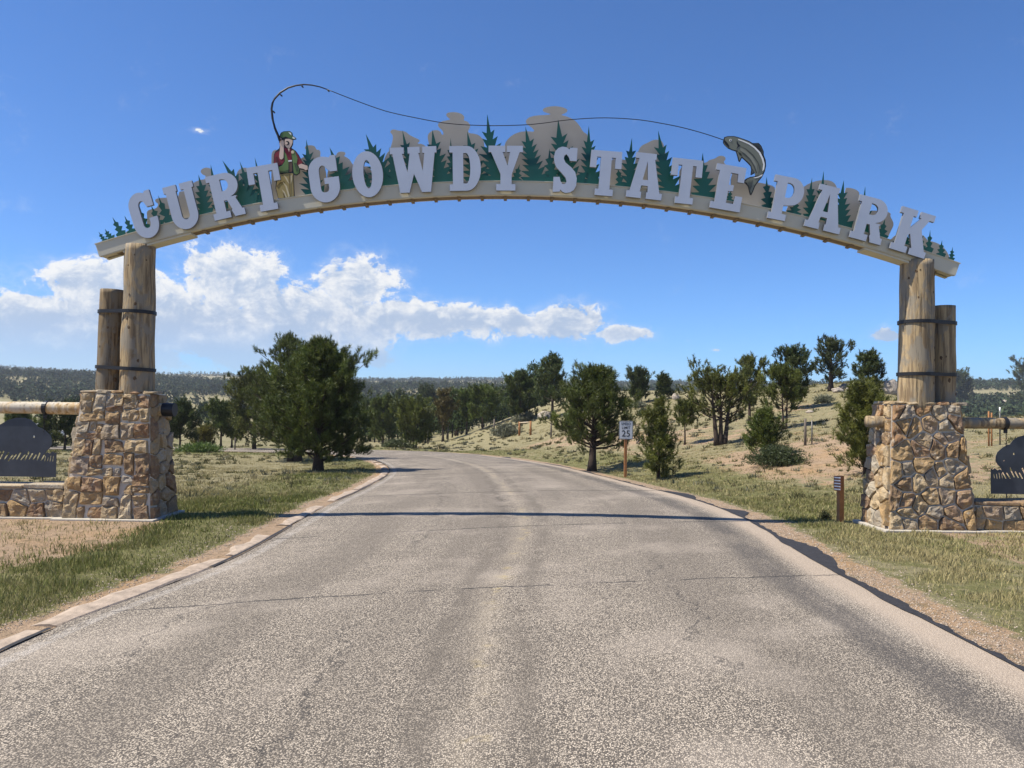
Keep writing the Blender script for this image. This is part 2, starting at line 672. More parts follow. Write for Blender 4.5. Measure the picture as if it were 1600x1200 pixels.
def m_road():
    def f(b, bs, nt):
        uv = b.n('ShaderNodeUVMap')
        uv.uv_map = 'UVMap'
        u, v, _ = b.sep(uv.outputs[0])               # metres across (0 left .. 7 right) and along
        P = b.xyz(u, v, 0.0)
        # stone chips
        vo = b.n('ShaderNodeTexVoronoi', feature='F1')
        b.put(vo.inputs['Vector'], P)
        vo.inputs['Scale'].default_value = 112
        chip = b.sep(vo.outputs['Color'])[0]
        gap = b.ss(vo.outputs['Distance'], 0.34, 0.62)
        n_f = b.noise(P, 38, 4, 0.75)
        c = b.mix(b.ss(chip, 0.15, 0.9), (0.195, 0.163, 0.126, 1), (0.66, 0.56, 0.44, 1))
        c = b.mix(b.m('MULTIPLY', gap, 0.88), c, (0.055, 0.048, 0.043, 1))
        c = b.mix(b.m('MULTIPLY', b.ss(n_f, 0.55, 0.75), 0.35), c, (0.085, 0.075, 0.068, 1))
        # worn, darker streaks along the wheel paths, and blotches
        Ps = b.mapping(P, (1.0, 0.055, 1))
        s1 = b.noise(Ps, 1.7, 6, 0.62, 0.5)
        s2 = b.noise(b.mapping(P, (1.0, 0.22, 1)), 3.6, 7, 0.68, 0.4)
        s3 = b.noise(P, 0.55, 4, 0.6)
        def path(c0, w):
            dd = b.m('DIVIDE', b.m('SUBTRACT', u, c0), w)
            return b.m('POWER', 2.718, b.m('MULTIPLY', b.m('MULTIPLY', dd, dd), -1.0))
        wp = b.m('ADD', b.m('ADD', path(1.35, 0.42), path(2.75, 0.45)), b.m('ADD', path(5.35, 0.35), b.m('MULTIPLY', path(4.2, 0.3), 0.4)))
        dk = b.m('MULTIPLY', b.ss(b.m('ADD', b.m('MULTIPLY', wp, 0.20), s1), 0.50, 0.70), 0.62)
        dk = b.m('ADD', dk, b.m('MULTIPLY', b.ss(s2, 0.58, 0.74), 0.38))
        c = b.mix(b.m('MULTIPLY', dk, 0.60), c, (0.130, 0.110, 0.089, 1))
        lt = b.m('MULTIPLY', b.ss(s3, 0.48, 0.7), 0.35)
        c = b.mix(lt, c, (0.46, 0.39, 0.32, 1), 'MIX')
        # the paving seam: pale strip with broken dark borders
        nb_ = b.noise(b.mapping(P, (1.0, 0.5, 1)), 2.6, 5, 0.68)
        seam = b.m('MULTIPLY', b.m('ADD', path(3.02, 0.10), path(3.62, 0.11)), b.ss(nb_, 0.42, 0.54))
        c = b.mix(b.m('MULTIPLY', seam, 0.50), c, (0.115, 0.097, 0.078, 1))
        c = b.mix(b.m('MULTIPLY', b.m('MULTIPLY', path(3.32, 0.12), b.ss(nb_, 0.36, 0.58)), 0.26), c, (0.48, 0.40, 0.30, 1))
        # old yellow centre paint
        yl = b.m('MULTIPLY', path(3.35, 0.07), b.ss(b.noise(P, 4.0, 5, 0.7), 0.52, 0.68))
        c = b.mix(b.m('MULTIPLY', yl, 0.35), c, (0.55, 0.42, 0.16, 1))
        # dark oily band near the right edge, smooth pink strip outside it
        wob = b.m('MULTIPLY', b.m('SUBTRACT', b.noise(b.xyz(0.0, v, 4.0), 0.6, 4, 0.6), 0.5), 0.35)
        bd = b.m('ADD', u, wob)
        band = b.m('MULTIPLY', b.m('MULTIPLY', b.ss(bd, 5.95, 6.2), b.m('SUBTRACT', 1.0, b.ss(bd, 6.38, 6.58))), b.ss(b.noise(b.mapping(P, (1, .3, 1)), 3.0, 4, 0.6), 0.25, 0.55))
        c = b.mix(b.m('MULTIPLY', band, b.m('ADD', 0.30, b.m('MULTIPLY', b.ss(n_f, 0.35, 0.62), 0.5))), c, (0.062, 0.057, 0.055, 1))
        pink = b.ss(bd, 6.52, 6.78)
        pk = b.mix(b.noise(P, 55, 4, 0.75), (0.30, 0.235, 0.175, 1), (0.58, 0.465, 0.36, 1))
        c = b.mix(b.m('MULTIPLY', pink, 0.66), c, pk)
        # worn white edge paint on the left
        wl = b.m('MULTIPLY', b.m('MULTIPLY', b.ss(u, 0.10, 0.13), b.m('SUBTRACT', 1.0, b.ss(u, 0.21, 0.25))), b.ss(b.noise(P, 9, 5, 0.7), 0.36, 0.56))
        c = b.mix(b.m('MULTIPLY', wl, 0.22), c, (0.62, 0.58, 0.54, 1))
        # cracks: across at a few places, and some running along
        jag = b.m('MULTIPLY', b.m('SUBTRACT', b.noise(P, 2.2, 6, 0.7), 0.5), 0.22)
        crk = None
        for v0, wd, u0, u1 in ((7.2, 0.022, 0.0, 7.0), (10.9, 0.034, 0.0, 7.0), (16.5, 0.05, 0, 7), (24, 0.08, 0.5, 6.5), (31.0, 0.09, 0, 6), (38.0, 0.09, 1, 7)):
            dd = b.m('ABSOLUTE', b.m('SUBTRACT', b.m('ADD', v, jag), v0 + 8.0))
            k = b.m('SUBTRACT', 1.0, b.ss(dd, wd * 0.5, wd))
            crk = k if crk is None else b.m('MAXIMUM', crk, k)
        jag2 = b.m('MULTIPLY', b.m('SUBTRACT', b.noise(P, 0.8, 7, 0.72), 0.5), 1.6)
        for u0, va, vb in ((1.9, 17, 34), (3.1, 19, 40), (5.0, 12, 17), (2.3, 9, 15), (0.9, 10, 16)):
            dd = b.m('ABSOLUTE', b.m('SUBTRACT', b.m('ADD', u, jag2), u0))
            k = b.m('MULTIPLY', b.m('SUBTRACT', 1.0, b.ss(dd, 0.006, 0.017)), b.m('MULTIPLY', b.ss(v, va, va + 1), b.m('SUBTRACT', 1.0, b.ss(v, vb - 1, vb))))
            crk = b.m('MAXIMUM', crk, b.m('MULTIPLY', k, 0.8))
        crk = b.m('MULTIPLY', crk, b.ss(b.noise(P, 1.3, 3, 0.6), 0.36, 0.46))
        c = b.mix(b.m('MULTIPLY', crk, 0.85), c, (0.045, 0.042, 0.04, 1))
        b.put(bs.inputs['Base Color'], c)
        bs.inputs['Roughness'].default_value = 0.9
        bs.inputs['Specular IOR Level'].default_value = 0.25
        bp = b.n('ShaderNodeBump')
        bp.inputs['Strength'].default_value = 0.55
        bp.inputs['Distance'].default_value = 0.012
        b.put(bp.inputs['Height'], b.m('SUBTRACT', b.m('SUBTRACT', 1.0, vo.outputs['Distance']), b.m('MULTIPLY', crk, 1.0)))
        b.put(bs.inputs['Normal'], bp.outputs[0])
    return material('road', f)


M_STONE = m_stone()
M_MORTAR = plain('mortar', (0.62, 0.55, 0.45), 0.95, bump=0.6, bscale=45)
M_CONC = plain('concrete', (0.42, 0.38, 0.32), 0.9, bump=0.4)
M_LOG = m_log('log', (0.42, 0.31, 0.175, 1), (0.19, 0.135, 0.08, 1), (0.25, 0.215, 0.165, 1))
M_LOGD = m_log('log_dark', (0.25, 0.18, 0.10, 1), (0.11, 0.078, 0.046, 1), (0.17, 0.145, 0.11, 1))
M_RAIL = m_log('rail_log', (0.58, 0.47, 0.32, 1), (0.40, 0.27, 0.13, 1), (0.52, 0.46, 0.37, 1))
M_KNOT = plain('knot', (0.10, 0.06, 0.03), 0.8)
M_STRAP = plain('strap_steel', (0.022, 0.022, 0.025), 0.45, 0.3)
M_PLATE = plain('plate_steel', (0.060, 0.068, 0.085), 0.42, 0.5, var=0.25, nscale=4)
M_CREAM = plain('cream_paint', (0.55, 0.51, 0.40), 0.42, var=0.05, nscale=2)
M_TIMBER = plain('brown_timber', (0.20, 0.145, 0.095), 0.7, var=0.3, nscale=20)
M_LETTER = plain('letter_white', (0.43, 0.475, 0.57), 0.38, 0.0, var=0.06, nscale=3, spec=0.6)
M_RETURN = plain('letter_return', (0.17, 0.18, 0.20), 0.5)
M_PINE_CUT = plain('pine_green_paint', (0.006, 0.078, 0.062), 0.4, var=0.12, nscale=3)
M_ROCK_CUT = plain('rock_tan_paint', (0.36, 0.33, 0.29), 0.5, var=0.10, nscale=2)
M_BLACK = plain('black_paint', (0.012, 0.012, 0.014), 0.45)
M_SKIN = plain('skin_paint', (0.66, 0.50, 0.40), 0.5, var=0.03)
M_RED = plain('red_paint', (0.20, 0.012, 0.022), 0.5)
M_REDD = plain('dark_red_paint', (0.09, 0.006, 0.010), 0.5)
M_VEST = plain('vest_green_paint', (0.12, 0.20, 0.055), 0.5)
M_VESTD = plain('vest_dark_paint', (0.05, 0.085, 0.03), 0.5)
M_CAP = plain('cap_green_paint', (0.075, 0.15, 0.045), 0.5)
M_KHAKI = plain('khaki_paint', (0.34, 0.26, 0.095), 0.5)
M_KHAKID = plain('khaki_dark_paint', (0.14, 0.10, 0.03), 0.5)
M_KHAKIL = plain('khaki_light_paint', (0.62, 0.53, 0.33), 0.5)
M_BROWN = plain('brown_paint', (0.12, 0.065, 0.04), 0.5)
M_WHITE = plain('white_paint', (0.80, 0.80, 0.78), 0.4, var=0.04)
M_FISH = plain('fish_paint', (0.175, 0.185, 0.145), 0.45, var=0.06)
M_FISHL = plain('fish_light_paint', (0.25, 0.255, 0.205), 0.45, var=0.06)
M_FISHD = plain('fish_dark_paint', (0.075, 0.08, 0.072), 0.45)
M_BARK = plain('bark', (0.060, 0.042, 0.032), 0.95, var=0.4, nscale=12, bump=0.8, bscale=18)
M_NEEDLE = m_vcol('pine_needles', 0.5, 0.24, 0.35)
M_GRASS = m_vcol('grass_blades', 0.75, 0.25, 0.15)
M_FOREST = m_vcol('far_forest', 0.9, 0.0, 0.05)
M_GROUND = m_ground()
M_ROAD = m_road()
M_TAR = plain('tar', (0.028, 0.026, 0.027), 0.75, var=0.4, nscale=15, bump=0.9, bscale=40)
M_KERB = plain('kerb_pink', (0.375, 0.295, 0.225), 0.95, var=0.35, nscale=9, bump=0.8, bscale=50)
M_BOULDER = plain('granite', (0.37, 0.315, 0.26), 0.95, var=0.3, nscale=3, bump=0.8, bscale=12)
M_BOULDERD = plain('granite_dark', (0.16, 0.145, 0.13), 0.95, var=0.3, nscale=3, bump=0.8, bscale=12)
M_POSTW = plain('post_wood', (0.30, 0.135, 0.05), 0.8, var=0.25, nscale=14)
M_POSTG = plain('grey_post', (0.14, 0.115, 0.09), 0.9, var=0.3, nscale=14)
M_SIGN = plain('sign_white', (0.62, 0.64, 0.66), 0.4, var=0.03)
M_BRSIGN = plain('sign_brown', (0.22, 0.085, 0.045), 0.5)
M_WIRE = plain('wire', (0.16, 0.15, 0.14), 0.5, 0.5)
M_GLASS = plain('car_glass', (0.02, 0.025, 0.03), 0.1)
M_RUBBER = plain('rubber', (0.02, 0.02, 0.02), 0.8)

# ------------------------------------------------------------------ ground sheet
def axis(dense, far, step, growth):
    a = list(np.arange(0, dense, step))
    s = step
    while a[-1] < far:
        s *= growth
        a.append(a[-1] + s)
    return np.array(a)


def build_ground():
    ax = axis(13, 2600, 0.2, 1.06)
    xs = np.r_[-ax[::-1], ax[1:]]
    ay = axis(30, 3200, 0.22, 1.022)
    ys = np.r_[-np.array([400, 120, 40, 18, 12, 9, 7, 5.5, 4.5]), ay[1:] - 4.0]
    X, Y = np.meshgrid(xs, ys)
    Z = height(X, Y, True)
    nx, ny = len(xs), len(ys)
    V = np.stack([X, Y, Z], -1).reshape(-1, 3)
    i = np.arange(ny - 1)[:, None] * nx + np.arange(nx - 1)[None]
    Q = np.stack([i, i + 1, i + nx + 1, i + nx], -1).reshape(-1, 4)
    g, s = cover(V[:, 0], V[:, 1])
    col = np.stack([g, s, np.zeros_like(g)], 1)
    o = tri_mesh('ground', V, Q, M_GROUND, None, col, True)
    tag(o, kind='structure')
    return o


def cover(x, y):
    """how green (0..1) and how bare (0..1) the ground is"""
    near = (np.abs(x) < 140) & (y < 160) & (y > -20)
    dR = np.full(x.shape, 50.0)
    dL = np.full(x.shape, 50.0)
    if near.any():
        dR[near] = sdist(x[near], y[near], ERs)
        dL[near] = -sdist(x[near], y[near], ELs)
    e = np.maximum(dR, dL)
    left = dL > 0
    n = fbm(x / 3.1, y / 3.1, 5, 3) - 0.5
    n2 = fbm(x / 8, y / 8, 55, 3) - 0.5
    # lush verge close to the road, straw further off
    green = np.where(left, 0.80 * (1 - sst(e, 1.8, 4.0)) + 0.16, 0.50 * (1 - sst(e, 2.2, 5.0)) + 0.14)
    green = green + n * 0.6 + n2 * 0.7
    green = green + 0.25 * sst(y, 26, 42) * (x < -4)
    bare = 1 - sst(e, 0.25, 0.75)
    # trodden sandy ground in front of the stone pillars
    bare = np.maximum(bare, np.where(left & (y < 11.3) & (y > 7.0), sst(e, 1.3, 2.3) * (0.86 + n), 0))
    bare = np.maximum(bare, np.where((dR > 2.4) & (y < 11.4) & (y > 8.2), 0.56 + n, 0))
    # sandy cut slope on the right
    slope = sst(dR, 2.2, 4.0) * (1 - sst(dR, 11, 20)) * sst(y, 15, 21) * (1 - sst(y, 40, 60))
    bare = np.maximum(bare, slope * (0.52 + 1.2 * n + 1.0 * n2))
    bare = np.maximum(bare, np.where((y > 14) & left & (e > 3), 0.16 + n * 0.7 + n2 * 0.5, 0))
    bare = np.maximum(bare, np.where((y > 200), 0.05 + n2, 0))
    return np.clip(green, 0, 1.2), np.clip(bare, 0, 1.1)


GROUND = build_ground()

# ------------------------------------------------------------------ road
def build_road():
    n = 260
    L = smooth_poly(EDGE_L, n)
    R = smooth_poly(EDGE_R, n)
    k = 17
    V, UV = [], []
    mid = (L + R) / 2
    s = np.r_[0, np.cumsum(np.linalg.norm(np.diff(mid, axis=0), axis=1))]
    for i in range(n):
        for j in range(k):
            t = j / (k - 1)
            p = L[i] * (1 - t) + R[i] * t
            z = float(zr(p[1])) + 0.014 + 0.05 * (1 - (2 * t - 1) ** 2)
            V.append((p[0], p[1], z))
            UV.append((t * 7.0, s[i]))
    F = []
    for i in range(n - 1):
        for j in range(k - 1):
            a = i * k + j
            F.append((a, a + 1, a + k + 1, a + k))
    # skirts so the sheet's edge is closed to the soil
    o = mesh_obj('road', V, F, M_ROAD, None, True)
    ul = o.data.uv_layers.new(name='UVMap')
    for l in o.data.loops:
        ul.data[l.index].uv = UV[l.vertex_index]
    tag(o, kind='structure')
    rnd = random.Random(4)
    # ragged tar along the broken right edge
    Rf = smooth_poly(EDGE_R, 2000)
    tv, tf = [], []
    for i in range(len(Rf)):
        p = Rf[i]
        q = Rf[min(i + 1, len(Rf) - 1)] - Rf[max(i - 1, 0)]
        q = q / np.linalg.norm(q)
        nrm = np.array([q[1], -q[0]])
        sx = i * 0.0585
        w = float(fbm(np.array([sx * 1.3]), np.array([2.0]), 7, 3)[0])
        w2 = float(fbm(np.array([sx * 0.55]), np.array([9.0]), 8, 2)[0])
        inn_ = -0.03 - 0.10 * max(0, w - 0.45)
        w3 = float(fbm(np.array([sx * 7.0]), np.array([5.0]), 9, 3)[0])
        out = inn_ + 0.015 + max(0, w2 - 0.52) * 0.75 + 0.07 * w + 0.09 * w3
        inn = -0.03 - 0.10 * max(0, w - 0.45)
        out = max(out, inn + 0.004)
        for dd in (inn, out):
            pp = p + nrm * dd
            zz = float(zr(pp[1])) + (0.022 if dd < 0 else max(0.006, 0.012 + float(height(np.array([pp[0]]), np.array([pp[1]]))[0]) - float(zr(pp[1]))))
            tv.append((pp[0], pp[1], zz))
        if i:
            a = 2 * i
            if p[1] < 46 and -2 < p[1]:
                tf.append((a - 2, a - 1, a + 1, a))
    mesh_obj('tar_edge', tv, tf, M_TAR, o)
    # dark sealed joint between the road and the kerb on the left
    Lf = smooth_poly(EDGE_L, 500)
    tv, tf = [], []
    for i in range(len(Lf)):
        p = Lf[i]
        q = Lf[min(i + 1, len(Lf) - 1)] - Lf[max(i - 1, 0)]
        q = q / np.linalg.norm(q)
        nrm = np.array([-q[1], q[0]])
        w = float(fbm(np.array([i * 0.33]), np.array([4.0]), 12, 3)[0])
        for dd in (-0.005 - 0.012 * w, 0.012 + 0.030 * w):
            pp = p + nrm * dd
            tv.append((pp[0], pp[1], float(zr(pp[1])) + 0.026))
        if i and p[1] < 40 and float(fbm(np.array([i * 0.11]), np.array([1.0]), 44, 2)[0]) > 0.40:
            a = 2 * i
            tf.append((a, a + 1, a - 1, a - 2))
    mesh_obj('joint_seal', tv, tf, M_TAR, o)
    # low pink kerb in broken lengths
    kb = empty('kerb', (0, 0, 0))
    tag(kb, kind='structure')
    Lk = smooth_poly(EDGE_L, 1400)
    d = np.r_[0, np.cumsum(np.linalg.norm(np.diff(Lk, axis=0), axis=1))]
    s0 = 12.2
    while s0 < 48:
        ln = rnd.uniform(1.3, 2.9) if s0 < 28 else rnd.uniform(0.8, 1.4)
        idx = np.where((d > s0) & (d < s0 + ln))[0][::3]
        if len(idx) > 3:
            V, F = [], []
            w0 = rnd.uniform(0.19, 0.29)
            hgt = rnd.uniform(0.014, 0.030)
            dx = rnd.uniform(-0.02, 0.03)
            prof = [(0.035, 0.0), (0.05, 0.6), (0.10, 0.95), (0.18, 1.05), (w0 - 0.05, 0.85), (w0, 0.1), (w0 + .02, -0.6)]
            for q_, i in enumerate(idx):
                p = Lk[i]
                q = Lk[min(i + 2, len(Lk) - 1)] - Lk[max(i - 2, 0)]
                q = q / np.linalg.norm(q)
                nrm = np.array([-q[1], q[0]])
                e = min(q_, len(idx) - 1 - q_)
                k_ = 0.55 if e == 0 else (0.9 if e == 1 else 1.0)
                for (dd, hh) in prof:
                    jit = 0.016 * (mnoise.noise(Vector((p[0] * 3, p[1] * 3, dd * 9)))) + (0.05 * mnoise.noise(Vector((p[0] * 9, p[1] * 9, 3.0))) if dd > 0.15 else 0)
                    pp = p + nrm * (dd + dx + jit)
                    V.append((pp[0], pp[1], float(zr(pp[1])) + 0.005 + hh * hgt * k_ + jit * 0.6))
            m = len(prof)
            for a in range(len(idx) - 1):
                for j in range(m - 1):
                    F.append((a * m + j, (a + 1) * m + j, (a + 1) * m + j + 1, a * m + j + 1))
            F.append(tuple(range(m)))
            F.append(tuple(range((len(idx) - 1) * m, len(idx) * m))[::-1])
            mesh_obj('kerb_segment', V, F, M_KERB, kb, False)
        s0 += ln + (rnd.uniform(0.0, 0.10) if rnd.random() < 0.55 else rnd.uniform(0.25, 0.8))
    return o


ROAD = build_road()

# ------------------------------------------------------------------ masonry
def clip_half(poly, n, c):
    out = []
    k = len(poly)
    for i in range(k):
        a, b = poly[i], poly[(i + 1) % k]
        da = a[0] * n[0] + a[1] * n[1] - c
        db = b[0] * n[0] + b[1] * n[1] - c
        if da <= 0:
            out.append(a)
        if (da < 0 < db) or (db < 0 < da):
            t = da / (da - db)
            out.append((a[0] + (b[0] - a[0]) * t, a[1] + (b[1] - a[1]) * t))
    return out


def voronoi_cells(pts, w, h):
    cells = []
    for i, p in enumerate(pts):
        poly = [(0, 0), (w, 0), (w, h), (0, h)]
        for j, q in enumerate(pts):
            if i == j:
                continue
            n = (q[0] - p[0], q[1] - p[1])
            mx, my = (p[0] + q[0]) / 2, (p[1] + q[1]) / 2
            poly = clip_half(poly, n, n[0] * mx + n[1] * my)
            if len(poly) < 3:
                break
        if len(poly) >= 3:
            cells.append(poly)
    return cells


def shrink(poly, g):
    """inset a convex polygon by g"""
    a = sum(poly[i][0] * poly[(i + 1) % len(poly)][1] - poly[(i + 1) % len(poly)][0] * poly[i][1] for i in range(len(poly)))
    if a < 0:
        poly = poly[::-1]
    out = list(poly)
    for i in range(len(poly)):
        p, q = poly[i], poly[(i + 1) % len(poly)]
        dx, dy = q[0] - p[0], q[1] - p[1]
        L = math.hypot(dx, dy)
        if L < 1e-6:
            continue
        n = (dy / L, -dx / L)
        out = clip_half(out, n, n[0] * p[0] + n[1] * p[1] - g)
        if len(out) < 3:
            return []
    return out


def chaikin(poly, it=1, k=0.22):
    for _ in range(it):
        o = []
        for i in range(len(poly)):
            a, b = poly[i], poly[(i + 1) % len(poly)]
            o.append((a[0] * (1 - k) + b[0] * k, a[1] * (1 - k) + b[1] * k))
            o.append((a[0] * k + b[0] * (1 - k), a[1] * k + b[1] * (1 - k)))
        poly = o
    return poly


def ashlar(w, h, seed):
    """squared stones of mixed sizes: split the face again and again, corners shaken"""
    rnd = random.Random(seed)
    out = []
    def cut(x0, y0, x1, y1, d):
        a, b_ = x1 - x0, y1 - y0
        big = rnd.uniform(0.030, 0.095)
        if d > 7 or a * b_ < big or (a < 0.19 and b_ < 0.21):
            j = lambda: rnd.uniform(-0.030, 0.030)
            q = [(x0 + j(), y0 + j()), (x1 + j(), y0 + j()), (x1 + j(), y1 + j()), (x0 + j(), y1 + j())]
            if rnd.random() < 0.55:
                k = rnd.randrange(4)
                p, n_ = q[k], q[(k + 1) % 4]
                q.insert(k + 1, (p[0] * .45 + n_[0] * .55 + j(), p[1] * .45 + n_[1] * .55 + j()))
            hull = q
            out.append([(min(max(x, 0), w), min(max(y, 0), h)) for x, y in hull])
            return
        if (a > b_ * rnd.uniform(0.75, 1.35)):
            m = x0 + a * rnd.uniform(0.36, 0.64)
            cut(x0, y0, m, y1, d + 1)
            cut(m, y0, x1, y1, d + 1)
        else:
            m = y0 + b_ * rnd.uniform(0.36, 0.64)
            cut(x0, y0, x1, m, d + 1)
            cut(x0, m, x1, y1, d + 1)
    cut(0, 0, w, h, 0)
    return out


def stones_on(parent, quad, nu, nv, seed, gap=0.012, proud=0.05, jitter=0.34, drop=None, mode='rubble'):
    """quad: four corners bottom-left, bottom-right, top-right, top-left, seen from outside"""
    rnd = random.Random(seed)
    A, B, Cc, D = [Vector(q) for q in quad]
    w = ((B - A).length + (Cc - D).length) / 2
    h = ((D - A).length + (Cc - B).length) / 2
    nrm = (B - A).cross(D - A).normalized()
    pts = []
    for j in range(nv):
        hh = rnd.uniform(-0.12, 0.12)
        for i in range(nu):
            pts.append(((i + 0.5 + (0.25 if j % 2 else -0.25) + rnd.uniform(-jitter, jitter)) * w / nu, (j + 0.5 + hh + rnd.uniform(-jitter, jitter) * 0.8) * h / nv))
    pts = [p for p in pts if 0 < p[0] < w and 0 < p[1] < h and rnd.random() > 0.06]
    cells = ashlar(w, h, seed) if mode == 'ashlar' else voronoi_cells(pts, w, h)
    def mp(p, out):
        s, t = p[0] / w, p[1] / h
        return (A * (1 - s) + B * s) * (1 - t) + (D * (1 - s) + Cc * s) * t + nrm * out
    for cell in cells:
        if drop and drop(cell):
            continue
        sh = shrink(cell, gap * rnd.uniform(0.6, 1.5))
        if len(sh) < 3:
            continue
        # roughen the outline so joints are not straight
        pl = []
        for i in range(len(sh)):
            a, b = sh[i], sh[(i + 1) % len(sh)]
            L = math.hypot(b[0] - a[0], b[1] - a[1])
            k = max(1, int(L / 0.07))
            for q in range(k):
                t = q / k
                x, y = a[0] + (b[0] - a[0]) * t, a[1] + (b[1] - a[1]) * t
                if q:
                    x += rnd.uniform(-1, 1) * 0.008
                    y += rnd.uniform(-1, 1) * 0.008
                pl.append((x, y))
        pl = chaikin(pl, 1, 0.12)
        cx = sum(p[0] for p in pl) / len(pl)
        cy = sum(p[1] for p in pl) / len(pl)
        size = math.sqrt(max(1e-4, (max(p[0] for p in pl) - min(p[0] for p in pl)) * (max(p[1] for p in pl) - min(p[1] for p in pl))))
        pr = proud * rnd.uniform(0.55, 1.35) * min(1.2, size / 0.17)
        tx, ty = rnd.uniform(-0.14, 0.14), rnd.uniform(-0.12, 0.16)
        sd = rnd.uniform(0, 100)
        V, F = [], []
        rings = [(1.0, -0.03, 0), (0.99, 0.55, 0.3), (0.945, 0.92, 0.9), (0.64, 1.0, 1.25), (0.32, 1.02, 1.25)]
        m = len(pl)
        for s_, hh, rg in rings:
            for (x, y) in pl:
                qx, qy = cx + (x - cx) * s_, cy + (y - cy) * s_
                o_ = pr * hh if hh > 0 else hh
                o_ += rg * (tx * (qx - cx) + ty * (qy - cy)) * 0.6
                o_ += rg * 0.030 * mnoise.noise(Vector((qx * 11 + sd, qy * 11, sd))) + rg * 0.012 * mnoise.noise(Vector((qx * 31 + sd, qy * 31, sd)))
                V.append(mp((qx, qy), o_))
        V.append(mp((cx, cy), pr * 1.05 + 0.02 * mnoise.noise(Vector((cx * 11 + sd, cy * 11, sd)))))
        for r in range(len(rings) - 1):
            for i in range(m):
                j = (i + 1) % m
                F.append((r * m + i, r * m + j, (r + 1) * m + j, (r + 1) * m + i))
        b0 = (len(rings) - 1) * m
        for i in range(m):
            F.append((b0 + i, b0 + (i + 1) % m, len(rings) * m))
        mesh_obj('stone', V, F, M_STONE, parent)


def pillar(cx, side, label, seed):
    """battered stone pier; side = -1 for the one whose wing wall runs to -X"""
    p = empty('stone_pillar', (cx, 11.7, 0))
    tag(p, label, 'pillar', 'stone gate pillars')
    Y0, Y1, T0, T1 = 11.27, 12.13, 11.45, 11.99
    hb, ht, zt = 0.645, 0.505, 1.84
    def P(x, y, z):
        return (x, y - 11.7, z)
    b = [P(-hb, Y0, -0.1), P(hb, Y0, -0.1), P(hb, Y1, -0.1), P(-hb, Y1, -0.1)]
    t = [P(-ht, T0, zt), P(ht, T0, zt), P(ht, T1, zt), P(-ht, T1, zt)]
    mesh_obj('mortar_core', b + t, [(0, 3, 2, 1), (4, 5, 6, 7), (0, 1, 5, 4), (1, 2, 6, 5), (2, 3, 7, 6), (3, 0, 4, 7)], M_MORTAR, p)
    b = [P(-hb, Y0, 0.0), P(hb, Y0, 0.0), P(hb, Y1, 0.0), P(-hb, Y1, 0.0)]
    blocky = side < 0
    stones_on(p, (b[0], b[1], t[1], t[0]), 6 if blocky else 5, 9, seed, 0.0055 if blocky else 0.013, 0.034, 0.27 if blocky else 0.42, mode='ashlar' if blocky else 'rubble')
    stones_on(p, (b[1], b[2], t[2], t[1]), 3, 9, seed + 1, 0.009, 0.036)
    stones_on(p, (b[3], b[0], t[0], t[3]), 3, 9, seed + 2, 0.009, 0.036)
    stones_on(p, (b[2], b[3], t[3], t[2]), 5, 8, seed + 3, 0.014, 0.045)
    # flat cap stones round the top
    rnd = random.Random(seed + 9)
    for i in range(9):
        a = -ht + (i % 5) * (2 * ht / 4.4) - 0.03
        w_ = rnd.uniform(0.2, 0.27)
        y = (T0 - 0.05 if i < 5 else T1 - 0.26) - 11.7
        zz = zt - 0.005 + rnd.uniform(0, 0.012)
        V, F = [], []
        k = 9
        for lv, s_ in ((0, 0.96), (0.022, 1.0), (0.04, 0.93)):
            for q in range(k):
                an = 2 * math.pi * q / k + 0.2
                V.append((a + w_ / 2 + math.copysign(abs(math.cos(an)) ** 0.6, math.cos(an)) * w_ * 0.55 * s_ + rnd.uniform(-.01, .01),
                          y + 0.16 + math.copysign(abs(math.sin(an)) ** 0.6, math.sin(an)) * 0.155 * s_ + rnd.uniform(-.01, .01), zz + lv * (0.8 + 0.4 * rnd.random())))
        for r in range(2):
            for q in range(k):
                F.append((r * k + q, r * k + (q + 1) % k, (r + 1) * k + (q + 1) % k, (r + 1) * k + q))
        F.append(tuple(range(2 * k, 3 * k)))
        F.append(tuple(range(k))[::-1])
        mesh_obj('cap_stone', V, F, M_STONE, p)
    # concrete footing under pier, just proud of the stone
    bevel_box('footing', -hb - 0.10, hb + 0.10, Y0 - 0.13 - 11.7, Y1 + 0.10 - 11.7, -0.2, 0.014, M_CONC, p, 0.008)
    return p


CXL, CXR = -5.90, 6.17
PILL_L = pillar(CXL, -1, 'squared tan stone pillar holding the arch left of the road', 101)
PILL_R = pillar(CXR, 1, 'rounded rubble stone pillar holding the arch beside the brown marker post', 203)


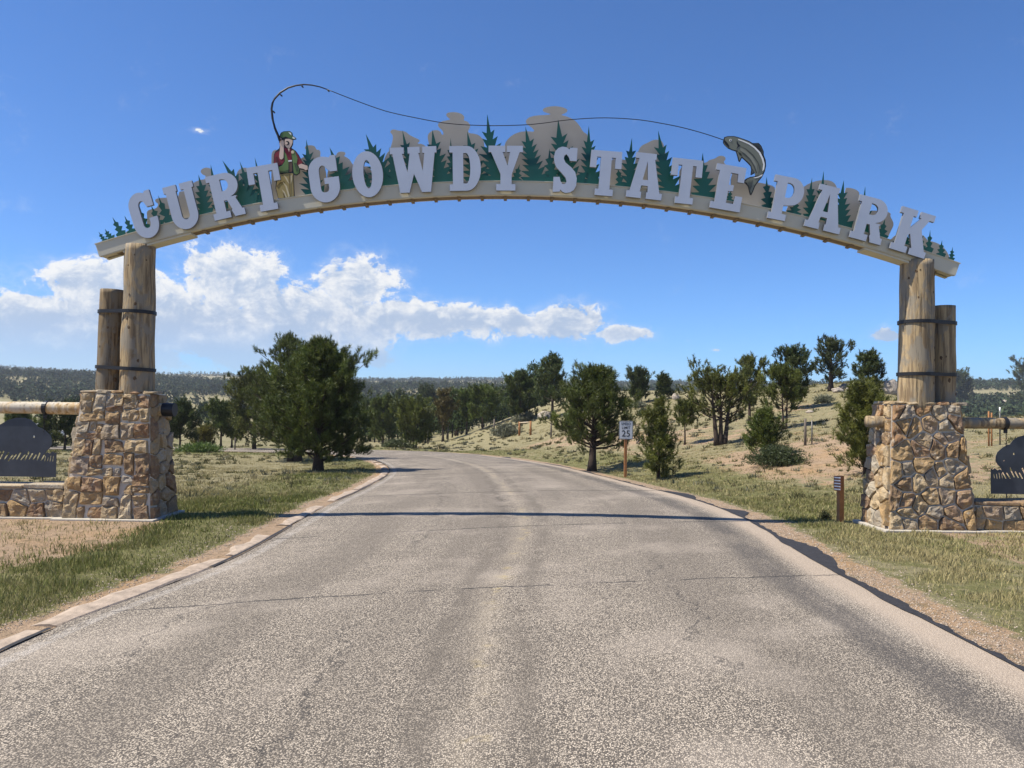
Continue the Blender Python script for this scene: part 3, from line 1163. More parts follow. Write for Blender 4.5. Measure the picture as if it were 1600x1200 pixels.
def wing_wall(cx, side, top, label, seed):
    x0 = cx + side * 0.66
    x1 = cx + side * 3.9
    a, b = min(x0, x1), max(x0, x1)
    wl = empty('wing_wall', ((a + b) / 2, 11.6, 0))
    tag(wl, label, 'wall', 'low stone walls beside the gate')
    mx = (a + b) / 2
    y0, y1 = 11.36 - 11.6, 11.86 - 11.6
    v, f = box_vf(a - mx, b - mx, y0, y1, -0.1, top)
    mesh_obj('mortar_core', v, f, M_MORTAR, wl)
    L, Rr = a - mx, b - mx
    stones_on(wl, ((L, y0, 0), (Rr, y0, 0), (Rr, y0, top), (L, y0, top)), 12, 2, seed, 0.010, 0.042, 0.33)
    stones_on(wl, ((Rr, y1, 0), (L, y1, 0), (L, y1, top), (Rr, y1, top)), 12, 2, seed + 1, 0.013, 0.045, 0.33)
    if side < 0:
        stones_on(wl, ((L, y1, 0), (L, y0, 0), (L, y0, top), (L, y1, top)), 2, 2, seed + 2)
    else:
        stones_on(wl, ((Rr, y0, 0), (Rr, y1, 0), (Rr, y1, top), (Rr, y0, top)), 2, 2, seed + 2)
    rnd = random.Random(seed)
    x = L
    while x < Rr - 0.15:
        w_ = min(rnd.uniform(0.45, 0.85), Rr - x)
        h_ = rnd.uniform(0.045, 0.065)
        o = bevel_box('cap_slab', x + 0.006, x + w_ - 0.006, y0 - 0.05 + rnd.uniform(-.015, .015), y1 + 0.04, top + 0.003, top + h_, M_STONE, wl, 0.014)
        for vv in o.data.vertices:
            vv.co += Vector((0, 1, 0.6)) * 0.018 * mnoise.noise(vv.co * 6 + Vector((seed, 0, 0)))
        x += w_
    bevel_box('footing', L + (0 if side < 0 else 0.05), Rr - (0.05 if side < 0 else 0), y0 - 0.12, y1 + 0.08, -0.2, 0.012, M_CONC, wl, 0.008)


wing_wall(CXL, -1, 0.42, 'low stone wall running left from the squared stone pillar', 301)
wing_wall(CXR, 1, 0.37, 'low stone wall running right from the rounded rubble pillar', 333)


# ------------------------------------------------------------------ log columns
def log_mesh(name, p0, p1, r0, r1, mat, parent, seed, knots=8, chamfer=False):
    n, k = 26, 30
    p0, p1 = Vector(p0), Vector(p1)
    path = [p0.lerp(p1, i / (n - 1)) + Vector((mnoise.noise(Vector((seed, i * .15, 0))), mnoise.noise(Vector((0, i * .15, seed))), 0)) * 0.010 for i in range(n)]
    wob = lambda t, a: 1 + 0.035 * mnoise.noise(Vector((math.cos(a) * 1.1, math.sin(a) * 1.1, t * 3 + seed))) + 0.018 * mnoise.noise(Vector((math.cos(a) * 5, math.sin(a) * 5, t * 2 + seed)))
    rad = [r0 + (r1 - r0) * (i / (n - 1)) for i in range(n)]
    V, F = tube_vf(path, rad, k, wob=wob)
    rnd = random.Random(seed)
    o = mesh_obj(name, V, F, [mat], parent, True)
    for q in range(knots):
        t = rnd.uniform(0.06, 0.94)
        a = rnd.uniform(-2.6, -0.5)
        c = p0.lerp(p1, t)
        r = r0 + (r1 - r0) * t
        ax = (p1 - p0).normalized()
        e1 = ax.cross(Vector((0, 1, 0))).normalized() if abs(ax.y) < .9 else Vector((1, 0, 0))
        e2 = ax.cross(e1).normalized()
        if e2.y > 0:
            e2 = -e2
        d = e1 * math.cos(a) - e2 * math.sin(a)
        d = d.normalized()
        base = c + d * (r * 0.985)
        kr = rnd.uniform(0.007, 0.019)
        s1 = d.cross(ax).normalized()
        kv, kf = [], []
        for (rr, hh) in ((1.35, -0.02), (1.0, 0.4), (0.55, 0.55)):
            for j in range(9):
                an = j * 2 * math.pi / 9
                kv.append(base + (s1 * math.cos(an) + ax * math.sin(an) * 1.5) * kr * rr * rnd.uniform(.7, 1.3) + d * (hh * kr * 0.8))
        for rr in range(2):
            for j in range(9):
                kf.append((rr * 9 + j, rr * 9 + (j + 1) % 9, (rr + 1) * 9 + (j + 1) % 9, (rr + 1) * 9 + j))
        kf.append(tuple(range(18, 27)))
        mesh_obj('knot', kv, kf, M_KNOT, o, False)
    return o


def strap_band(name, c1, r1, c2, r2, z, tilt, mat, parent):
    """steel band pulled round two logs: outline of two circles joined by tangents"""
    import itertools
    pts = []
    for (c, r) in ((c1, r1), (c2, r2)):
        for k in range(40):
            a = 2 * math.pi * k / 40
            pts.append((c[0] + math.cos(a) * r, c[1] + math.sin(a) * r))
    pts = sorted(set(pts))
    def half(ps):
        h = []
        for p in ps:
            while len(h) >= 2 and (h[-1][0] - h[-2][0]) * (p[1] - h[-2][1]) - (h[-1][1] - h[-2][1]) * (p[0] - h[-2][0]) <= 0:
                h.pop()
            h.append(p)
        return h
    lo, up = half(pts), half(pts[::-1])
    hull = lo[:-1] + up[:-1]
    cx = sum(p[0] for p in hull) / len(hull)
    V, F = [], []
    n = len(hull)
    for (dz, s) in ((-0.026, 0.0), (-0.026, 0.012), (0.026, 0.012), (0.026, 0.0)):
        for i, p in enumerate(hull):
            a, b = hull[i - 1], hull[(i + 1) % n]
            d = Vector((b[1] - a[1], a[0] - b[0], 0)).normalized()
            V.append((p[0] + d.x * s, p[1] + d.y * s, z + dz + (p[0] - cx) * tilt))
    for r in range(4):
        for i in range(n):
            F.append((r * n + i, r * n + (i + 1) % n, ((r + 1) % 4) * n + (i + 1) % n, ((r + 1) % 4) * n + i))
    return mesh_obj(name, V, F, mat, parent)


def log_column(main_px, side_px, straps, label, seed, dark_side):
    """main_px / side_px: (x bottom, y bottom, x top, y top, diameter bottom, diameter top, depth)"""
    def ends(q):
        a = on_plane(q[0], q[1], q[6])
        b = on_plane(q[2], q[3], q[6])
        return a, b
    a, b = ends(main_px)
    c, d = ends(side_px)
    root = empty('log_column', (a.x, a.y, a.z))
    tag(root, label, 'log column', 'log columns under the arch')
    off = Vector((a.x, a.y, a.z))
    rm0, rm1 = main_px[4] / 2 * main_px[6] / 1200, main_px[5] / 2 * main_px[6] / 1200
    rs0, rs1 = side_px[4] / 2 * side_px[6] / 1200, side_px[5] / 2 * side_px[6] / 1200
    log_mesh('main_log', a - off - Vector((0, 0, 0.12)), b - off, rm0, rm1, M_LOG, root, seed, 13)
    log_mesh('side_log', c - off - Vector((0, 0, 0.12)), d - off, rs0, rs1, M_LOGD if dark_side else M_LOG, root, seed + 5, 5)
    for (py, tilt) in straps:
        z = on_plane(main_px[0], py, main_px[6]).z
        t = (z - a.z) / (b.z - a.z)
        t2 = (z - c.z) / (d.z - c.z)
        pm = a.lerp(b, t) - off
        ps = c.lerp(d, t2) - off
        strap_band('strap', (pm.x, pm.y), (rm0 + (rm1 - rm0) * t) * 1.012 + 0.006, (ps.x, ps.y), (rs0 + (rs1 - rs0) * t2) * 1.012 + 0.006, z - off.z, tilt, M_STRAP, root)
    return root


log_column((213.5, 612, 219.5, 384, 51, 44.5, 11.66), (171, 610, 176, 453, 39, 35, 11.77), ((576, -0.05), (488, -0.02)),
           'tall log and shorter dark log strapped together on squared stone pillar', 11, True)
log_column((1431, 630, 1433, 408, 52.5, 49, 11.66), (1475, 630, 1475.5, 478, 34, 31, 11.77), ((585, 0.0), (504, 0.0)),
           'tall knotty log and shorter log strapped together on rounded rubble pillar', 23, False)

# ------------------------------------------------------------------ arch
ARCH = empty('entrance_arch', (0.14, 11.7, 0))
tag(ARCH, 'curved cream arch with park name letters, pine and rock cut-outs, angler and leaping fish', 'arch')
ARCH.location = (0, 0, 0)
YB0, YB1 = 11.50, 11.79
top_px = [(148.75, 381), (211, 362.5), (336, 330), (428, 312), (488.75, 302.5), (598.75, 290), (673.75, 285), (780, 283), (936, 288.75), (1062.5, 301),
          (1116, 310.6), (1195, 323), (1333, 358), (1441, 390), (1500, 410.6)]
TP = np.array([[on_plane(x, y, YB0).x, on_plane(x, y, YB0).z] for x, y in top_px])
A_ = np.c_[2 * TP, np.ones(len(TP))]
sol = np.linalg.lstsq(A_, (TP ** 2).sum(1), rcond=None)[0]
AX, AZ = sol[0], sol[1]
AR = math.sqrt(sol[2] + AX * AX + AZ * AZ)
TH0 = math.atan2(TP[0][0] - AX, TP[0][1] - AZ)
TH1 = math.atan2(TP[-1][0] - AX, TP[-1][1] - AZ)


def arc_pt(th, r):
    return (AX + math.sin(th) * r, AZ + math.cos(th) * r)


def arc_box(name, r0, r1, y0, y1, th0, th1, mat, parent, n=72):
    V, F = [], []
    for i in range(n + 1):
        th = th0 + (th1 - th0) * i / n
        a, b = arc_pt(th, r0), arc_pt(th, r1)
        V += [(a[0], y0, a[1]), (b[0], y0, b[1]), (b[0], y1, b[1]), (a[0], y1, a[1])]
    for i in range(n):
        for k in range(4):
            a, b = i * 4 + k, i * 4 + (k + 1) % 4
            F.append((a, b, b + 4, a + 4))
    F.append((0, 3, 2, 1))
    F.append((n * 4, n * 4 + 1, n * 4 + 2, n * 4 + 3))
    o = mesh_obj(name, V, F, mat, parent)
    bm = bmesh.new()
    bm.from_mesh(o.data)
    bmesh.ops.recalc_face_normals(bm, faces=bm.faces)
    bm.to_mesh(o.data)
    bm.free()
    return o


BH = 0.205
beam = arc_box('beam', AR - BH + 0.002, AR - 0.012, YB0, YB0 + 0.07, TH0, TH1, M_CREAM, ARCH)
beam['label'] = 'cream painted curved beam'
arc_box('back_channel', AR - BH, AR - 0.012, YB1 - 0.07, YB1, TH0, TH1, M_CREAM, beam)
arc_box('top_plate', AR - 0.012, AR, YB0 - 0.012, YB1 + 0.01, TH0 - 0.0004, TH1 + 0.0004, M_CREAM, beam)
arc_box('timber_core', AR - BH - 0.012, AR - 0.02, YB0 + 0.072, YB1 - 0.072, TH0 + 0.012, TH1 - 0.012, M_TIMBER, beam)
arc_box('lower_lip', AR - BH - 0.010, AR - BH + 0.001, YB0 + 0.004, YB0 + 0.12, TH0 + 0.002, TH1 - 0.002, M_CREAM, beam)
nc = 33
for i in range(nc):
    th = TH0 + 0.045 + (TH1 - TH0 - 0.09) * i / (nc - 1)
    dth = 0.024 / AR
    arc_box('cleat', AR - BH - 0.034, AR - BH - 0.0125, YB0 + 0.06, YB1 - 0.03, th - dth, th + dth, M_TIMBER, beam, 1)
for s, th in ((-1, TH0), (1, TH1)):
    e0, e1 = (th + 0.0005, th + 0.002) if s < 0 else (th - 0.002, th - 0.0005)
    arc_box('end_plate', AR - BH + 0.004, AR - 0.014, YB0 + 0.0705, YB1 - 0.0705, e0, e1, M_CREAM, beam, 1)
    # seat bracket on top of each log
    w0, w1 = (th + 0.018, th + 0.072) if s < 0 else (th - 0.072, th - 0.018)
    arc_box('seat_bracket', AR - BH - 0.045, AR - BH - 0.0125, YB0 + 0.02, YB1 - 0.02, w0, w1, M_CREAM, beam, 6)

# ---- letters
def arc(cx, cy, rx, ry, a0, a1, n=9):
    return [(cx + rx * math.cos(R_(a0 + (a1 - a0) * i / n)), cy + ry * math.sin(R_(a0 + (a1 - a0) * i / n))) for i in range(n + 1)]


def glyph(ch, w, h):
    """outline and counters of a condensed slab letter, w x h pixels, y up"""
    s = 10.0
    if ch in 'CG':
        o = [(w - 1, h), (w - 9, h), (w - 11, h - 3)]
        o += arc(w * .48, h - 23, w * .48, 23, 78, 180, 8)
        if ch == 'C':
            o += arc(w * .5, 23, w * .5, 24, 180, 360, 14) + [(w, 29), (w - 13, 29), (w - 13, 21)] + arc(w * .5 + 1, 21, 5.6, 6.5, 0, -180, 8)
        else:
            o += arc(w * .5, 24, w * .5, 25, 180, 360, 14) + [(w, 37), (w - 23, 37), (w - 23, 27.5), (w - 17, 27.5), (w - 17, 20)] + arc(w * .5 - 0.5, 20, 6.2, 5.5, 0, -180, 8)
        o += arc(w * .5 + (1 if ch == 'C' else -0.5), h - 23, 5.6 if ch == 'C' else 6.2, 9, 180, 30, 7) + [(w - 12, h - 25), (w - 1, h - 25)]
        return o, []
    if ch == 'U':
        # two slab-topped stems joined by a bowl
        o = [(0, h), (21, h), (21, h - s), (19, h - s), (19, 20)] + arc(w * .5 + 1.4, 21, w * .5 - 17.6, 7, 180, 360, 8) + \
            [(w - 16, h - s), (w - 21, h - s), (w - 21, h), (w, h), (w, h - s), (w - 3, h - s), (w - 3, 22)] + arc(w * .5 + 0.0, 22, w * .5 - 3, 23, 0, -180, 16) + [(3, h - s), (0, h - s)]
        return o, []
    if ch in 'RP':
        x0, x1 = 5, 21
        bow = w - 2 if ch == 'R' else w
        midy = h * 0.42 if ch == 'R' else h * 0.34
        o = [(0, 0), (27 if ch == 'R' else 28, 0), (27 if ch == 'R' else 28, s), (x1, s)]
        if ch == 'R':
            o += [(x1, midy - 2), (26, midy - 2), (31, s + 2), (30, s), (33, 0), (w, 0), (w, s), (w - 3, s), (w - 10, midy - 1), (w - 7, midy + 2)]
        else:
            o += [(x1, midy)]
        o += arc(bow - 19, (h + midy) / 2 + 1, 19, (h - midy) / 2 - 1, -78, 90, 12)
        o += [(0, h), (0, h - s), (x0, h - s), (x0, s), (0, s)]
        cy = (h + midy) / 2 + 2
        rh = (h - midy) / 2 - 11
        hole = [(x1, cy - rh)] + arc(bow - 24, cy, 9, rh, -90, 90, 9) + [(x1, cy + rh)]
        return o, [hole]
    if ch == 'T':
        c = w / 2
        o = [(c - 14, 0), (c + 14, 0), (c + 14, s), (c + 8.5, s), (c + 8.5, h - s), (w - 10, h - s), (w - 10, h - 27), (w, h - 27), (w - .5, h), (.5, h), (0, h - 27), (10, h - 27),
             (10, h - s), (c - 8.5, h - s), (c - 8.5, s), (c - 14, s)]
        return o, []
    if ch == 'O':
        return arc(w / 2, h / 2, w / 2, h / 2, 0, 360, 36)[:-1], [arc(w / 2, h / 2, w * .135, h * .31, 0, 360, 20)[:-1]]
    if ch == 'W':
        o = [(0, h), (21, h), (21, h - s), (18.5, h - s), (24.5, 30), (27, 30), (30, h - s), (27, h - s), (27, h), (46, h), (46, h - s), (43, h - s), (48, 32), (50.5, h - s), (47.5, h - s),
             (49.5, h), (w, h), (w, h - s), (w - 2.5, h - s), (w - 12, 0), (w - 24, 0), (36, 28), (26, 0), (13, 0), (4, h - s), (0, h - s)]
        o = [(0, h), (22, h), (22, h - s), (19, h - s), (26.5, 32), (31, h - s), (28, h - s), (28, h), (47, h), (47, h - s), (44.5, h - s), (50.5, 33), (54, h - s), (51, h - s), (51, h), (w, h),
             (w, h - s), (w - 3, h - s), (w - 11, 0), (w - 25, 0), (36.5, 29), (28.5, 0), (14, 0), (4, h - s), (0, h - s)]
        return o, []
    if ch == 'D':
        o = [(0, 0)] + [(w - 22, 0)] + arc(w - 22, h / 2, 22, h / 2, -90, 90, 16) + [(0, h), (0, h - s), (5, h - s), (5, s), (0, s)]
        hole = [(21.5, 11.5)] + arc(w - 23, h / 2, 6.5, h / 2 - 11, -90, 90, 10) + [(21.5, h - 11.5)]
        return o, [hole]
    if ch == 'Y':
        c = w / 2 + 0.5
        o = [(c - 15, 0), (c + 15, 0), (c + 15, s), (c + 9, s), (c + 9, 25), (w - 5, h - s), (w, h - s), (w, h), (w - 25, h), (w - 25, h - s), (w - 20, h - s), (c + 2.5, 39), (22, h - s), (26, h - s), (26, h),
             (0, h), (0, h - s), (4, h - s), (c - 8.5, 26), (c - 8.5, s), (c - 15, s)]
        return o, []
    if ch == 'A':
        o = [(0, 0), (23, 0), (23, s), (20.5, s), (22, 20), (32, 20), (33, s), (31, s), (31, 0), (w, 0), (w, s), (w - 4, s), (39, h - 9), (41, h - 9), (41, h), (9, h), (9, h - 9), (14.5, h - 9), (4.5, s), (0, s)]
        return o, [[(23.2, 29), (27.8, 58), (31.3, 29)]]
    if ch == 'E':
        o = [(0, 0), (w, 0), (w, 24), (w - 11, 24), (w - 12, s + 1), (24, s + 1), (24, 30), (w - 16, 31), (w - 16, 40), (24, 40), (24, h - s - 1), (w - 12, h - s - 1), (w - 11, h - 24), (w - 1, h - 24), (w - 1, h), (0, h), (0, h - s), (6, h - s), (6, s), (0, s)]
        return o, []
    if ch == 'K':
        o = [(0, 0), (26, 0), (26, s), (21, s), (21, 28), (24, 31), (33, s), (30, s), (30, 0), (w, 0), (w, s), (w - 3.5, s), (w - 17, 42), (w - 9, h - s), (w - 2, h - s), (w - 2, h), (w - 25, h), (w - 25, h - s), (w - 22.5, h - s), (21, 40),
             (21, h - s), (26, h - s), (26, h), (0, h), (0, h - s), (5, h - s), (5, s), (0, s)]
        return o, []


LET = [('C', (216, 376), (254, 364.5), 72), ('U', (271.3, 362.5), (317.4, 350.4), 71), ('R', (335.6, 345), (384, 333.75), 70), ('T', (396.4, 332.75), (445.9, 324), 71),
       ('G', (488.5, 318.25), (534.2, 311.8), 71), ('O', (554, 310.25), (601.7, 305.7), 72), ('W', (611.5, 302), (684.5, 299), 71), ('D', (702.8, 298.2), (751.8, 297.6), 70),
       ('Y', (763, 297.5), (816.7, 297.8), 70), ('S', None, None, 70), ('T', (918.3, 303.5), (967.5, 307.4), 70), ('A', (978, 306.9), (1033.1, 313.1), 71),
       ('T', (1044, 315.5), (1091.9, 320.8), 70), ('E', (1108.75, 323.75), (1155.6, 331.9), 70), ('P', (1198.75, 340), (1246.8, 349.6), 69), ('A', (1256.25, 352.5), (1311.25, 366.25), 70),
       ('R', (1326.9, 370), (1375.5, 383.1), 69), ('K', (1390, 387.5), (1443.75, 404.4), 69)]
YL = 11.425
S_Z5 = [(980, 650), (970, 815), (885, 810), (872, 765), (842, 727), (815, 745), (808, 785), (830, 832), (900, 890), (950, 950), (970, 1030), (962, 1120), (930, 1178), (880, 1205), (830, 1212), (790, 1196), (765, 1168),
        (755, 1195), (668, 1198), (680, 1010), (755, 1010), (766, 1062), (790, 1100), (825, 1096), (842, 1068), (830, 1020), (780, 960), (715, 890), (692, 830), (685, 760), (700, 692), (740, 650), (790, 632), (842, 640), (878, 668), (890, 645)]
for ch, bl, br, H in LET:
    if ch == 'S':
        pts = [(780 + x / 8, 150 + y / 8) for x, y in S_Z5]
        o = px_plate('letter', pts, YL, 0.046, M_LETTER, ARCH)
    else:
        w = math.hypot(br[0] - bl[0], br[1] - bl[1])
        ex = ((br[0] - bl[0]) / w, (br[1] - bl[1]) / w)
        ey = (ex[1], -ex[0])
        out, holes = glyph(ch, w, H)
        f = lambda l: [(bl[0] + ex[0] * x + ey[0] * y, bl[1] + ex[1] * x + ey[1] * y) for x, y in l]
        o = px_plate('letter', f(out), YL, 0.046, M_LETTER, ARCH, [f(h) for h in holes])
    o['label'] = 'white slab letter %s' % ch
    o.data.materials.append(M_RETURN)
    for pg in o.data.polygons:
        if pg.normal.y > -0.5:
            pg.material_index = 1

# ---- pine cut-outs
def pine_outline(tip, base, hw, rnd):
    tx, ty = tip
    bx, by = base
    L = math.hypot(bx - tx, by - ty)
    ax = ((bx - tx) / L, (by - ty) / L)
    nx = (-ax[1], ax[0])
    n = max(3, min(7, int(L / 12)))
    sides = {}
    for sgn in (-1, 1):
        pts = []
        for i in range(n):
            t = 0.26 + 0.74 * (i / n)
            wv = hw * (0.12 + 0.95 * t ** 1.0) * rnd.uniform(0.8, 1.2)
            pts.append((t, wv * 0.50))
            pts.append((t + 0.62 / n * 0.95, wv * 1.30 + 1.2))
        sides[sgn] = pts
    bend = rnd.uniform(-0.02, 0.05) * L
    def P(t, o):
        q = bend * math.sin(t * math.pi)
        # drooping teeth point outwards and up
        return (tx + ax[0] * L * t + nx[0] * (o + q), ty + ax[1] * L * t + nx[1] * (o + q))
    left = []
    for i, (t, o) in enumerate(sides[-1]):
        left.append(P(t - (0.10 if i % 2 else -0.02), -o))
    right = []
    for i, (t, o) in enumerate(sides[1]):
        right.append(P(t - (0.10 if i % 2 else -0.02), o))
    return [P(0, 0)] + left + [P(1.06, -hw * .8), P(1.06, hw * .8)] + right[::-1]


PINES = [(154, 362, 164, 377, 4), (164, 357.5, 174, 373, 6), (175.5, 339, 190, 368, 7), (194.5, 337, 207, 364, 7), (218, 322, 229, 358, 7), (236, 321, 248, 352, 9), (247, 305, 266, 346, 9),
         (310, 273, 320, 334, 13), (329, 257, 347, 326, 11), (347.5, 250.5, 386, 319, 17), (374.5, 252, 394, 316, 13), (398, 245.5, 412, 312, 10), (478.7, 218, 492, 302, 15), (515, 230, 541, 294, 17),
         (571.5, 209, 606, 288, 19), (569, 264, 577, 292, 6), (608, 229, 620, 287, 10), (628.7, 203, 650, 284, 13), (675.6, 202.5, 692, 282, 18), (704, 215, 714, 281, 9), (730, 205, 746, 282, 17),
         (761.3, 178, 778, 282, 19), (812, 256, 805, 283, 8), (821, 197.5, 838, 282, 18), (858.5, 232, 866, 283, 11), (872, 186, 892, 285, 22), (920, 196.5, 927, 287, 16), (965, 259, 970, 292, 7),
         (987.5, 215, 988, 293, 15), (1028.5, 204, 1048, 300, 18), (1098, 238.5, 1101, 309, 17), (1142, 296, 1140, 315, 6), (1198, 276, 1203, 326, 9), (1246, 312, 1241, 335, 10), (1269, 277.5, 1270, 342, 11),
         (1287, 267, 1291, 345, 12), (1318.5, 281.5, 1319, 354, 13), (1352, 291, 1357, 367, 12), (1383, 342, 1378, 372, 8), (1420, 366, 1417, 384, 5), (1438, 358, 1440, 390, 5), (1453.5, 359.5, 1451, 393, 6),
         (1472, 375.5, 1471, 400, 6), (1488.5, 386, 1486, 406, 4.5)]
rp = random.Random(77)
for i, (tx, ty, bx, by, hw) in enumerate(PINES):
    px_plate('pine_cutout', pine_outline((tx, ty), (bx, by), hw, rp), 11.58 + 0.005 * (i % 3), 0.004, M_PINE_CUT, ARCH)

ROCKS = [[(189, 371), (197, 362), (203, 359), (212, 362), (216, 368)],
         [(229, 358), (230, 340), (229, 331), (234, 327), (244, 326), (248, 319), (243, 315.5), (242, 312), (247, 309.5), (262, 308.5), (275, 312), (280, 347)],
         [(277, 347), (277, 300), (290, 298), (301, 286), (312, 281), (321, 280), (322, 275), (315, 272), (313, 267), (316, 263.5), (322, 261.5), (329, 263), (332, 268), (330, 274), (334, 279), (345, 283), (352, 332), (300, 342)],
         [(352, 331), (360, 300), (369, 274), (372, 266), (379, 262), (386, 262), (400, 275), (430, 295), (432, 314), (360, 330)],
         [(424, 314), (424, 245), (425, 237), (430, 233.5), (436, 236), (435, 250), (436, 310)],
         [(450, 310), (458, 262), (470, 247), (476, 245), (481, 242), (482, 237), (477, 233), (476, 229.5), (480, 227), (489, 227), (493, 230), (494, 234), (499, 234), (501, 238), (500, 245), (509, 262), (512, 300)],
         [(510, 299), (512, 262), (525, 243), (527, 238.5), (532, 236.5), (539, 237.5), (540, 241), (537, 243.5), (542, 246), (547, 250), (549, 254), (556, 263), (566, 260), (580, 260), (585, 295), (545, 299)],
         [(594, 291), (600, 250), (604, 240), (608, 236), (611, 228), (613, 221), (614, 215), (613, 210), (609.5, 207), (611, 203), (616, 202), (622, 204), (633, 205), (640, 211), (646, 214), (655, 218), (656, 221), (651, 224), (660, 225), (666, 229), (666, 286)],
         [(668, 286), (671, 228), (668, 216), (669, 209), (675, 204), (682, 203), (688, 205), (690, 210), (693, 211), (692, 204), (685, 198.5), (684, 193.5), (690, 189.5), (701, 187.5), (704, 186.5), (698, 182), (697, 178), (701, 175.5), (712, 175), (722, 178), (726, 183),
          (724, 188), (731, 190), (735, 195), (734, 200), (731, 205), (733, 208), (742, 209), (750, 212), (756, 220), (757, 231), (762, 233), (776, 284)],
         [(780, 284), (788, 228), (791, 220), (800, 211), (812, 206), (822, 205), (836, 206), (832, 200), (826, 196), (821.5, 192), (822, 187), (829, 182), (842, 180), (857, 179.5), (861, 178), (855, 176.5), (848.5, 174), (848, 170), (855, 167), (866, 165.5), (878, 167), (887, 171), (886, 175), (880, 178),
          (876, 179.5), (886, 182), (897, 187), (905, 195), (911, 206), (918, 210), (925, 225), (932, 288), (880, 286)],
         [(940, 291), (952, 248), (975, 249), (984, 252), (986, 296)],
         [(988, 297), (992, 250), (999, 232), (1003, 227), (1012, 223), (1020, 218.5), (1030, 218), (1036, 222), (1040, 240), (1052, 302)],
         [(1060, 304), (1062, 255), (1085, 258), (1104, 254), (1108, 250), (1118, 247.5), (1121, 244.5), (1127, 243), (1133, 245), (1134, 249), (1130, 253.5), (1139, 262), (1139, 317)],
         [(1141, 318), (1142, 268), (1152, 272), (1165, 282), (1185, 285), (1205, 289), (1212, 294), (1212, 331)],
         [(1226, 335), (1238, 305), (1258, 290), (1270, 284), (1285, 281), (1298, 282), (1306, 288), (1308, 296), (1312, 354)],
         [(1314, 355), (1320, 294), (1326, 293), (1338, 296), (1344, 302), (1346, 366)],
         [(1350, 368), (1359, 329), (1368, 329), (1384, 330), (1392, 333), (1391, 338), (1396, 347), (1396, 353), (1392, 361), (1385, 376)],
         [(1388, 378), (1400, 366), (1410, 366), (1420, 372), (1432, 390)],
         [(1438, 392), (1441, 366), (1446, 371), (1450, 376), (1460, 378), (1469, 382), (1478, 390), (1486, 406)]]
for i, poly in enumerate(ROCKS):
    sm = chaikin(poly[1:-1], 0) if len(poly) < 8 else poly[1:-1]
    # round the traced corners, keep the straight foot
    q = [poly[0]]
    for k in range(1, len(poly) - 1):
        a, b, c = poly[k - 1], poly[k], poly[k + 1]
        q += [(b[0] * .75 + a[0] * .25, b[1] * .75 + a[1] * .25), (b[0] * .75 + c[0] * .25, b[1] * .75 + c[1] * .25)]
    q.append(poly[-1])
    px_plate('rock_cutout', q, 11.68 + 0.006 * (i % 2), 0.005, M_ROCK_CUT, ARCH)

# ---- angler
def layered(root_name, origin, scale, base_pts, layers, Y, parent, label):
    f = lambda l: [(origin[0] + x / scale, origin[1] + y / scale) for x, y in l]
    root = px_plate(root_name, f(base_pts), Y, 0.012, M_BLACK, parent)
    root['label'] = label
    for name, pts, mat, lift in layers:
        o = px_plate(name, f(pts), Y - 0.003 * lift, 0.0025, mat, root)
    return root


def disc(cx, cy, r, n=20):
    return [(cx + r * math.cos(2 * math.pi * i / n), cy + r * math.sin(2 * math.pi * i / n)) for i in range(n)]


